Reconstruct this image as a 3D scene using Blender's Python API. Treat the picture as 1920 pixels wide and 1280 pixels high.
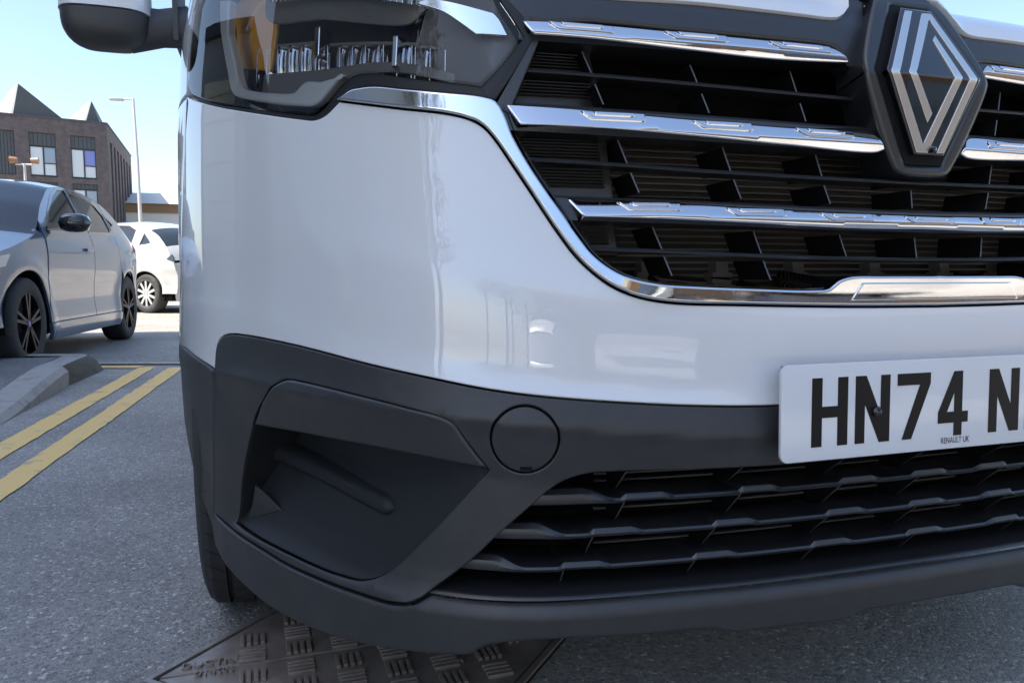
import bpy, bmesh, math, random
import numpy as np
from mathutils import Vector, Matrix
from mathutils.geometry import delaunay_2d_cdt
random.seed(7); rng = np.random.default_rng(7)
SC = bpy.context.scene; COL = SC.collection
for o in list(bpy.data.objects): bpy.data.objects.remove(o)
R = math.radians

# ------------------------------------------------------------------ camera
cam = bpy.data.cameras.new('camera'); camo = bpy.data.objects.new('camera', cam); COL.objects.link(camo)
cam.sensor_width = 36.0; cam.sensor_fit = 'HORIZONTAL'; cam.lens = 1400/1920*36.0
cam.clip_start = .05; cam.clip_end = 3000
YAW = R(18.0); PITCH = math.atan(128/1400)
camo.location = (0, 0, .66)
camo.rotation_euler = (R(90)-PITCH, 0, -YAW)
SC.camera = camo
# ------------------------------------------------------------------ sky, sun, exposure
SUN_AZ = 257.5      # direction the sun stands in, clockwise from +Y (world), degrees
SUN_EL = 55.0
w = bpy.data.worlds.new('World'); SC.world = w; w.use_nodes = True
nt = w.node_tree; bg = nt.nodes['Background']
sky = nt.nodes.new('ShaderNodeTexSky'); sky.sky_type = 'NISHITA'; sky.sun_disc = False
sky.sun_elevation = R(SUN_EL); sky.sun_rotation = R(SUN_AZ); sky.air_density = 1.0; sky.dust_density = 1.3; sky.ozone_density = 1.3
nt.links.new(sky.outputs[0], bg.inputs[0]); bg.inputs[1].default_value = .12
sl = bpy.data.lights.new('sun', 'SUN'); slo = bpy.data.objects.new('sun', sl); COL.objects.link(slo)
sl.energy = 4.6; sl.angle = R(.53); sl.color = (1, .93, .82)
_a = R(SUN_AZ); _e = R(SUN_EL)
_sd = Vector((math.sin(_a)*math.cos(_e), math.cos(_a)*math.cos(_e), math.sin(_e)))
slo.rotation_euler = _sd.to_track_quat('Z', 'Y').to_euler(); slo.location = _sd*60
vs = SC.view_settings; vs.view_transform = 'Standard'; vs.look = 'None'; vs.exposure = 1.4; vs.gamma = 1.0; vs.use_curve_mapping = False
SC.render.engine = 'CYCLES'
SC.cycles.max_bounces = 10; SC.cycles.transparent_max_bounces = 16; SC.cycles.caustics_reflective = False; SC.cycles.caustics_refractive = False

# ------------------------------------------------------------------ materials
def mat(name, base=(.5,.5,.5), rough=.5, metal=0, coat=0, spec=.5, emit=None, bump=None, var=None, alpha=None, coat_rough=.03, coat_ior=1.5):
    m = bpy.data.materials.new(name); m.use_nodes = True; n = m.node_tree.nodes; l = m.node_tree.links
    b = n['Principled BSDF']; b.inputs['Base Color'].default_value = (*base, 1); b.inputs['Roughness'].default_value = rough
    b.inputs['Metallic'].default_value = metal; b.inputs['Coat Weight'].default_value = coat; b.inputs['Coat Roughness'].default_value = coat_rough
    b.inputs['Specular IOR Level'].default_value = spec
    tc = n.new('ShaderNodeTexCoord')
    if coat: b.inputs['Coat IOR'].default_value = coat_ior
    if bump:                                   # list of (scale, strength, distance)
        prev = None
        for sc, st, di in bump:
            tx = n.new('ShaderNodeTexNoise'); tx.inputs['Scale'].default_value = sc; tx.inputs['Detail'].default_value = 4
            l.new(tc.outputs['Object'], tx.inputs['Vector'])
            bp = n.new('ShaderNodeBump'); bp.inputs['Strength'].default_value = st; bp.inputs['Distance'].default_value = di
            l.new(tx.outputs['Fac'], bp.inputs['Height'])
            if prev: l.new(prev.outputs[0], bp.inputs['Normal'])
            prev = bp
        l.new(prev.outputs[0], b.inputs['Normal'])
    if var:                                    # (scale, second colour, low, high, detail)
        sc, c2, lo, hi, de = var
        tx = n.new('ShaderNodeTexNoise'); tx.inputs['Scale'].default_value = sc; tx.inputs['Detail'].default_value = de; tx.inputs['Roughness'].default_value = .65
        l.new(tc.outputs['Object'], tx.inputs['Vector'])
        rp = n.new('ShaderNodeValToRGB'); rp.color_ramp.elements[0].position = lo; rp.color_ramp.elements[1].position = hi
        rp.color_ramp.elements[0].color = (*base, 1); rp.color_ramp.elements[1].color = (*c2, 1)
        l.new(tx.outputs['Fac'], rp.inputs[0]); l.new(rp.outputs[0], b.inputs['Base Color'])
    return m
def rough_noise(m, scale, lo, hi, r0, r1):
    n = m.node_tree.nodes; l = m.node_tree.links; b = n['Principled BSDF']
    tc = n.new('ShaderNodeTexCoord'); tx = n.new('ShaderNodeTexNoise'); tx.inputs['Scale'].default_value = scale; tx.inputs['Detail'].default_value = 6
    l.new(tc.outputs['Object'], tx.inputs['Vector'])
    mr = n.new('ShaderNodeMapRange'); mr.inputs[1].default_value = lo; mr.inputs[2].default_value = hi; mr.inputs[3].default_value = r0; mr.inputs[4].default_value = r1
    l.new(tx.outputs['Fac'], mr.inputs[0]); l.new(mr.outputs[0], b.inputs['Roughness']); return m
def glass(name, tint=(.9,.95,.97), ior=1.45, rough=.01):
    m = bpy.data.materials.new(name); m.use_nodes = True; n = m.node_tree.nodes; l = m.node_tree.links; n.clear()
    o = n.new('ShaderNodeOutputMaterial'); mx = n.new('ShaderNodeMixShader'); f = n.new('ShaderNodeFresnel'); f.inputs[0].default_value = ior
    t = n.new('ShaderNodeBsdfTransparent'); t.inputs[0].default_value = (*tint, 1); g = n.new('ShaderNodeBsdfGlossy'); g.inputs['Roughness'].default_value = rough
    l.new(f.outputs[0], mx.inputs[0]); l.new(t.outputs[0], mx.inputs[1]); l.new(g.outputs[0], mx.inputs[2]); l.new(mx.outputs[0], o.inputs[0]); return m
M = {}
M['paint'] = mat('white_paint', (.82,.825,.83), .32, coat=1, coat_rough=.008, coat_ior=1.75, spec=.3)
M['plastic'] = rough_noise(mat('grained_plastic', (.0245,.0245,.0250), .5, spec=.85, bump=[(700,.25,.0006),(2600,.2,.0003)], var=(26,(.036,.036,.036),.45,.8,7)), 9, .35, .65, .44, .56)
M['smooth_plastic'] = mat('satin_black_plastic', (.018,.0185,.020), .36, spec=.9, bump=[(2600,.05,.0002)])
M['deep'] = mat('deep_black', (.006,.006,.007), .7, spec=.2)
M['gloss'] = mat('piano_black', (.006,.006,.007), .06, spec=.6, coat=1)
M['chrome'] = rough_noise(mat('chrome', (.80,.81,.83), .08, metal=1, bump=[(900,.035,.0003)]), 300, .5, .8, .03, .13)
M['silver'] = mat('brushed_silver', (.86,.82,.76), .26, metal=1)
M['rubber'] = mat('tyre_rubber', (.042,.042,.043), .72, spec=.3, bump=[(300,.15,.001)], var=(14,(.075,.072,.068),.5,.8,3))
M['rim'] = mat('rim_silver', (.62,.63,.64), .25, metal=.9)
M['rim_dark'] = mat('rim_black', (.010,.010,.011), .42, spec=.3)
M['edge'] = mat('lit_edge', (.10,.105,.115), .4, spec=.8)
M['lens'] = glass('lens_clear', (.98,.985,.99), 1.48)
M['recess'] = mat('shaded_recess_plastic', (.017,.018,.020), .58, spec=.4, bump=[(700,.25,.0006)])  # bumper plastic made darker: the shade of the recess is in the colour
M['window'] = glass('window_tint', (.30,.36,.38), 1.5)
M['shield'] = glass('windscreen_glass', (.55,.62,.64), 1.5)
M['amber'] = mat('amber_reflector', (.80,.36,.03), .35, coat=.4)
M['guide'] = mat('frosted_guide', (.68,.69,.70), .25, coat=.7)
M['modglass'] = mat('lamp_cell', (.30,.30,.33), .06, metal=.95, coat=1)
M['bright'] = mat('sky_mirror', (.85,.87,.9), .10, metal=1)
M['drlwhite'] = mat('white_lamp_reflector', (.85,.87,.88), .2, coat=1)
M['radiator'] = mat('radiator_fins', (.06,.059,.057), .55, metal=.5, bump=[(1500,.5,.001)])
M['guard'] = mat('guard_bar', (.17,.16,.155), .45)
M['platew'] = mat('plate_white', (.78,.80,.82), .22, coat=.6, bump=[(2200,.03,.0002)])
M['plateb'] = mat('plate_black', (.006,.006,.007), .4, spec=.25)
M['screw'] = mat('screw_cap', (.012,.012,.013), .22, coat=.5)
# asphalt: grey binder, pale and dark chippings, fine relief
def asphalt(name, c0, c1, c2, scale=95, bstr=.55):
    m = bpy.data.materials.new(name); m.use_nodes = True; n = m.node_tree.nodes; l = m.node_tree.links; b = n['Principled BSDF']
    tc = n.new('ShaderNodeTexCoord'); vo = n.new('ShaderNodeTexVoronoi'); vo.inputs['Scale'].default_value = scale; vo.inputs['Randomness'].default_value = 1
    nz0 = n.new('ShaderNodeTexNoise'); nz0.inputs['Scale'].default_value = scale*.9; nz0.inputs['Detail'].default_value = 2
    l.new(tc.outputs['Object'], nz0.inputs['Vector'])
    ml = n.new('ShaderNodeMix'); ml.data_type = 'VECTOR'; ml.inputs[0].default_value = .012
    l.new(tc.outputs['Object'], ml.inputs[4]); l.new(nz0.outputs['Color'], ml.inputs[5]); l.new(ml.outputs[1], vo.inputs['Vector'])
    rp = n.new('ShaderNodeValToRGB'); e = rp.color_ramp.elements
    e[0].position = 0; e[0].color = (*c0, 1); e[1].position = .55; e[1].color = (*c1, 1); x = e.new(.9); x.color = (*c1, 1); x = e.new(.955); x.color = (*c2, 1); x = e.new(1); x.color = (c2[0]*1.35, c2[1]*1.35, c2[2]*1.35, 1)
    sx = n.new('ShaderNodeSeparateColor'); l.new(vo.outputs['Color'], sx.inputs[0]); l.new(sx.outputs[0], rp.inputs[0])
    big = n.new('ShaderNodeTexNoise'); big.inputs['Scale'].default_value = .9; big.inputs['Detail'].default_value = 7; big.inputs['Roughness'].default_value = .6
    l.new(tc.outputs['Object'], big.inputs['Vector'])
    mr = n.new('ShaderNodeMapRange'); mr.inputs[1].default_value = .3; mr.inputs[2].default_value = .7; mr.inputs[3].default_value = .62; mr.inputs[4].default_value = 1.22
    l.new(big.outputs['Fac'], mr.inputs[0])
    fine = n.new('ShaderNodeTexNoise'); fine.inputs['Scale'].default_value = scale*3.3; fine.inputs['Detail'].default_value = 5
    l.new(tc.outputs['Object'], fine.inputs['Vector'])
    mr2 = n.new('ShaderNodeMapRange'); mr2.inputs[1].default_value = .3; mr2.inputs[2].default_value = .7; mr2.inputs[3].default_value = .6; mr2.inputs[4].default_value = 1.35
    l.new(fine.outputs['Fac'], mr2.inputs[0])
    mm = n.new('ShaderNodeMath'); mm.operation = 'MULTIPLY'; l.new(mr.outputs[0], mm.inputs[0]); l.new(mr2.outputs[0], mm.inputs[1])
    vm = n.new('ShaderNodeVectorMath'); vm.operation = 'SCALE'; l.new(rp.outputs[0], vm.inputs[0]); l.new(mm.outputs[0], vm.inputs['Scale'])
    l.new(vm.outputs[0], b.inputs['Base Color']); b.inputs['Roughness'].default_value = .62; b.inputs['Specular IOR Level'].default_value = .45
    bp = n.new('ShaderNodeBump'); bp.inputs['Strength'].default_value = bstr; bp.inputs['Distance'].default_value = .006; bp.invert = True
    l.new(vo.outputs['Distance'], bp.inputs['Height'])
    bp2 = n.new('ShaderNodeBump'); bp2.inputs['Strength'].default_value = .3; bp2.inputs['Distance'].default_value = .002
    l.new(fine.outputs['Fac'], bp2.inputs['Height']); l.new(bp.outputs[0], bp2.inputs['Normal']); l.new(bp2.outputs[0], b.inputs['Normal'])
    return m
M['asphalt'] = asphalt('asphalt', (.23,.216,.196), (.42,.395,.36), (.62,.59,.55), 170, .45)
M['asphalt2'] = asphalt('asphalt_footway', (.16,.158,.155), (.25,.245,.24), (.36,.36,.35), 150, .25)
M['lot'] = asphalt('asphalt_lot', (.24,.222,.195), (.32,.296,.26), (.40,.37,.33), 60, .2)

# ------------------------------------------------------------------ scene helpers
def tag(o, label=None, cat=None, group=None, kind=None):
    if label: o['label'] = label
    if cat: o['category'] = cat
    if group: o['group'] = group
    if kind: o['kind'] = kind
    return o
def empty(name, loc, rz=0):
    o = bpy.data.objects.new(name, None); COL.objects.link(o); o.location = loc; o.rotation_euler = (0, 0, rz); o.empty_display_size = .2; return o
def link(name, me, m, parent=None):
    o = bpy.data.objects.new(name, me); COL.objects.link(o)
    if parent is not None: o.parent = parent
    if m is not None and not me.materials: me.materials.append(M[m] if isinstance(m, str) else m)
    return o
def mesh(name, V, F, m=None, parent=None, angle=35, flat=False):
    me = bpy.data.meshes.new(name); me.from_pydata([tuple(map(float, v)) for v in V], [], [tuple(map(int, f)) for f in F]); me.update()
    bm = bmesh.new(); bm.from_mesh(me); bmesh.ops.recalc_face_normals(bm, faces=bm.faces); bm.to_mesh(me); bm.free()
    if not flat:
        me.polygons.foreach_set('use_smooth', [True]*len(me.polygons)); me.set_sharp_from_angle(angle=R(angle))
    return link(name, me, m, parent)
def copy_tree(o, parent=None):
    c = o.copy(); COL.objects.link(c); c.parent = parent
    for ch in list(o.children): copy_tree(ch, c)
    return c
class MB:
    """collects simple solids into one mesh"""
    def __init__(s): s.V = []; s.F = []
    def add(s, V, F):
        k = len(s.V); s.V += [tuple(v) for v in V]; s.F += [tuple(i+k for i in f) for f in F]; return s
    def box(s, x0, x1, y0, y1, z0, z1, mtx=None):
        V = [Vector(p) for p in ((x0,y0,z0),(x1,y0,z0),(x1,y1,z0),(x0,y1,z0),(x0,y0,z1),(x1,y0,z1),(x1,y1,z1),(x0,y1,z1))]
        if mtx is not None: V = [mtx @ v for v in V]
        return s.add(V, [(3,2,1,0),(4,5,6,7),(0,1,5,4),(1,2,6,5),(2,3,7,6),(3,0,4,7)])
    def tube(s, pts, r, n=8, cap=True):
        pts = [Vector(p) for p in pts]; rr = r if isinstance(r, (list, tuple)) else [r]*len(pts); k = len(s.V)
        for i, p in enumerate(pts):
            d = (pts[min(i+1, len(pts)-1)]-pts[max(i-1, 0)]).normalized()
            a = d.orthogonal().normalized() if abs(d.z) < .95 else Vector((1,0,0)); a = (a-d*a.dot(d)).normalized(); b = d.cross(a)
            for j in range(n):
                t = 2*math.pi*j/n; s.V.append(tuple(p+(a*math.cos(t)+b*math.sin(t))*rr[i]))
        for i in range(len(pts)-1):
            for j in range(n): s.F.append((k+i*n+j, k+i*n+(j+1) % n, k+(i+1)*n+(j+1) % n, k+(i+1)*n+j))
        if cap: s.F.append(tuple(k+j for j in range(n))[::-1]); s.F.append(tuple(k+(len(pts)-1)*n+j for j in range(n)))
        return s
    def prism(s, poly, f0, f1):
        """poly: 2D list, f0/f1 map 2D point to the two end faces"""
        n = len(poly); V = [f0(*p) for p in poly]+[f1(*p) for p in poly]
        return s.add(V, [tuple(range(n))[::-1], tuple(range(n, 2*n))]+[(i, (i+1) % n, n+(i+1) % n, n+i) for i in range(n)])
    def lathe(s, prof, n=48, axis='x'):
        k = len(s.V)
        for r, x in prof:
            for j in range(n):
                t = 2*math.pi*j/n; c, q = r*math.cos(t), r*math.sin(t)
                s.V.append((x, c, q) if axis == 'x' else (c, q, x))
        for i in range(len(prof)-1):
            for j in range(n): s.F.append((k+i*n+j, k+i*n+(j+1) % n, k+(i+1)*n+(j+1) % n, k+(i+1)*n+j))
        return s
    def build(s, name, m, parent=None, angle=35, flat=False): return mesh(name, s.V, s.F, m, parent, angle, flat)
    def data(s, name, m, angle=35):
        o = mesh(name, s.V, s.F, m, None, angle); me = o.data; bpy.data.objects.remove(o); return me
def bevel(o, w=.004, seg=2):
    bm = bmesh.new(); bm.from_mesh(o.data)
    ed = [e for e in bm.edges if len(e.link_faces) == 2 and e.calc_face_angle(0) > R(30)]
    bmesh.ops.bevel(bm, geom=ed, offset=w, segments=seg, affect='EDGES', clamp_overlap=True, profile=.6); bm.to_mesh(o.data); bm.free()
    o.data.polygons.foreach_set('use_smooth', [True]*len(o.data.polygons)); o.data.set_sharp_from_angle(angle=R(40)); return o
# ---- outlines on a skin
def crv(l, closed=False, step=.007, rev=False):
    """(s,z[,corner]) list in mm -> dense smooth polyline in metres, sharp at corner points"""
    P = np.array([(p[0], p[1]) for p in l], float)/1000; C = [len(p) > 2 and p[2] for p in l]
    n = len(P)
    if closed:
        k = next((i for i in range(n) if C[i]), None)
        if k is None: idx = list(range(n))+[0]; cyc = True
        else: idx = [(k+i) % n for i in range(n+1)]; cyc = False
    else: idx = list(range(n)); cyc = False
    out = []
    for j in range(len(idx)-1):
        a, b = idx[j], idx[j+1]; p1, p2 = P[a], P[b]
        if cyc: p0 = P[(a-1) % n]; p3 = P[(b+1) % n]
        else:
            p0 = P[idx[j-1]] if j > 0 and not C[a] else 2*p1-p2
            p3 = P[idx[j+2]] if j+2 < len(idx) and not C[b] else 2*p2-p1
        L = np.linalg.norm(p2-p1); m = max(1, int(round(L/step)))
        d0 = max(np.linalg.norm(p1-p0), 1e-6)**.5; d1 = max(L, 1e-6)**.5; d2 = max(np.linalg.norm(p3-p2), 1e-6)**.5
        m1 = (p2-p1)+d1*((p1-p0)/d0-(p2-p0)/(d0+d1)); m2 = (p2-p1)+d1*((p3-p2)/d2-(p3-p1)/(d1+d2))
        for t in np.arange(m)/m:
            h = (2*t**3-3*t*t+1, t**3-2*t*t+t, -2*t**3+3*t*t, t**3-t*t)
            out.append(h[0]*p1+h[1]*m1+h[2]*p2+h[3]*m2)
    if not closed: out.append(P[-1])
    out = [tuple(p) for p in out]
    return out[::-1] if rev else out
def join(*segs):
    r = []
    for s in segs:
        for p in s:
            if not r or math.hypot(p[0]-r[-1][0], p[1]-r[-1][1]) > 6e-4: r.append((float(p[0]), float(p[1])))
    if math.hypot(r[0][0]-r[-1][0], r[0][1]-r[-1][1]) < 6e-4: r.pop()
    return r
def dens(poly, step=.012):
    r = []
    for a, b in zip(poly, poly[1:]+poly[:1]):
        L = math.hypot(b[0]-a[0], b[1]-a[1]); m = max(1, int(math.ceil(L/step)))
        for i in range(m): r.append((a[0]+(b[0]-a[0])*i/m, a[1]+(b[1]-a[1])*i/m))
    return r
def area(p): p = np.asarray(p); q = np.roll(p, -1, 0); return .5*float((p[:,0]*q[:,1]-q[:,0]*p[:,1]).sum())
def inset(p, d):
    """shift a ccw polygon inwards by d"""
    p = np.asarray(p); a = p-np.roll(p, 1, 0); b = np.roll(p, -1, 0)-p
    na = np.stack([-a[:,1], a[:,0]], 1); na /= np.maximum(np.linalg.norm(na, axis=1, keepdims=True), 1e-9)
    nb = np.stack([-b[:,1], b[:,0]], 1); nb /= np.maximum(np.linalg.norm(nb, axis=1, keepdims=True), 1e-9)
    k = ((na+nb)**2).sum(1, keepdims=True)
    return p+(na+nb)*(2/np.maximum(k, .8))*d
def pip(P, poly):
    poly = np.asarray(poly); x, y = P[:,0], P[:,1]; r = np.zeros(len(P), bool)
    for (x0, y0), (x1, y1) in zip(poly, np.roll(poly, -1, 0)):
        c = (y0 > y) != (y1 > y); t = (x1-x0)*(y-y0)/((y1-y0) if y1 != y0 else 1e-12)+x0
        r ^= c & (x < t)
    return r
def pdist(P, poly):
    poly = np.asarray(poly); d = np.full(len(P), 1e9)
    for a, b in zip(poly, np.roll(poly, -1, 0)):
        ab = b-a; t = np.clip(((P-a)@ab)/max(ab@ab, 1e-12), 0, 1); d = np.minimum(d, np.linalg.norm(P-a-t[:,None]*ab, axis=1))
    return d
def van_skin(s, z, off): return skin(s, z, off)
def panel(name, outline, m, parent, off=0., th=.006, bev=.0015, grid=.014, holes=(), surf=van_skin, side=1, back=False):
    """a sheet of a skin cut to an outline, with rolled edges and turned-in rims; side=-1 mirrors it"""
    offf = off if callable(off) else (lambda s, z: np.zeros_like(s)+off)
    rings = []
    for k, p in enumerate([outline]+list(holes)):
        p = list(p)
        if (area(p) < 0) != (k > 0): p = p[::-1]
        rings.append(np.asarray(p))
    ins = [inset(p, bev) for p in rings]
    lo = ins[0].min(0); hi = ins[0].max(0)
    gx, gy = np.meshgrid(np.arange(lo[0]+grid*.5, hi[0], grid), np.arange(lo[1]+grid*.5, hi[1], grid*.866), indexing='ij')
    gx = gx+(np.arange(gx.shape[1]) % 2)[None,:]*grid*.5
    G = np.stack([gx.ravel(), gy.ravel()], 1)
    if len(G):
        k = pip(G, ins[0]); G = G[k]
    for h in ins[1:]:
        if len(G): G = G[~pip(G, h)]
    for h in ins:
        if len(G): G = G[pdist(G, h) > grid*.45]
    verts = [Vector((float(a), float(b))) for h in ins for a, b in h]+[Vector((float(a), float(b))) for a, b in G]
    edges = []; k = 0; starts = []
    for h in ins: edges += [(k+i, k+(i+1) % len(h)) for i in range(len(h))]; starts.append(k); k += len(h)
    ov, oe, of, ovi, oei, ofi = delaunay_2d_cdt(verts, edges, [], 1, 1e-7, True)
    Q = np.array([(v.x, v.y) for v in ov]); nQ = len(Q)
    ce = np.array([Q[list(f)].mean(0) for f in of]); ok = pip(ce, ins[0])
    for h in ins[1:]: ok &= ~pip(ce, h)
    of = [f for f, g_ in zip(of, ok) if g_]
    remap = {}
    for i, src in enumerate(ovi):
        for s_ in src: remap[s_] = i
    def nor(s, z):
        e = 1.2e-3; A = surf(s+e, z, offf(s+e, z))-surf(s-e, z, offf(s-e, z)); B = surf(s, z+e, offf(s, z+e))-surf(s, z-e, offf(s, z-e))
        n = np.cross(A, B); return n/np.maximum(np.linalg.norm(n, axis=1, keepdims=True), 1e-12)
    P0 = surf(Q[:,0], Q[:,1], offf(Q[:,0], Q[:,1])); N0 = nor(Q[:,0], Q[:,1])
    V = [P0]; N = [N0]; F = [tuple(f) for f in of]; nv = nQ
    for h, p, st in zip(ins, rings, starts):
        o = offf(p[:,0], p[:,1]); hp = surf(h[:,0], h[:,1], offf(h[:,0], h[:,1])); pn = nor(p[:,0], p[:,1])
        e1 = surf(p[:,0], p[:,1], o)-hp; T = e1-pn*(e1*pn).sum(1, keepdims=True); T /= np.maximum(np.linalg.norm(T, axis=1, keepdims=True), 1e-9)
        base = surf(p[:,0], p[:,1], o); r1 = base-pn*bev*.3-T*bev*.12; r2 = base-pn*bev; r3 = base-pn*max(th, bev*1.2)
        n = len(p); ids = [remap.get(st+i, 0) for i in range(n)]
        a = nv; V += [r1, r2, r3]; N += [(pn+T)/1.4142, T, T]; nv += 3*n
        for i in range(n):
            j = (i+1) % n
            F.append((ids[i], ids[j], a+j, a+i)[::-1]); F.append((a+i, a+j, a+n+j, a+n+i)[::-1]); F.append((a+n+i, a+n+j, a+2*n+j, a+2*n+i)[::-1])
    V = np.vstack(V); N = np.vstack(N)
    if side < 0: V = V*[-1,1,1]; N = N*[-1,1,1]
    F = [f for f in F if len(set(f)) == len(f)]
    # face winding must follow the normals
    FF = []
    for f in F:
        a, b, c = V[f[0]], V[f[1]], V[f[2]]
        FF.append(f if np.dot(np.cross(b-a, c-a), N[list(f)].mean(0)) >= 0 else f[::-1])
    me = bpy.data.meshes.new(name); me.from_pydata(V.tolist(), [], FF); me.polygons.foreach_set('use_smooth', [True]*len(me.polygons))
    me.normals_split_custom_set_from_vertices(N.tolist()); me.update()
    return link(name, me, m, parent)
def both(name, outline, m, parent, **k):
    return panel(name, outline, m, parent, **k), panel(name, outline, m, parent, side=-1, **k)
def sweep(name, path, sec, m, parent, side=1, angle=40, surf=van_skin):
    """sweep a section along an (s,z) path on the skin; sec(s,i) -> list of (offset, dz)"""
    V = []; n = None
    for i, (s, z) in enumerate(path):
        q = sec(s, i); n = len(q)
        V.append(surf(np.full(n, s), z+np.array([b for a, b in q]), np.array([a for a, b in q])))
    V = np.vstack(V)
    if side < 0: V = V*[-1,1,1]
    F = [tuple(range(n)), tuple(range(len(V)-n, len(V)))[::-1]]
    for i in range(len(path)-1):
        for j in range(n): F.append((i*n+j, i*n+(j+1) % n, (i+1)*n+(j+1) % n, (i+1)*n+j))
    return mesh(name, V, F, m, parent, angle)
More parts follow.
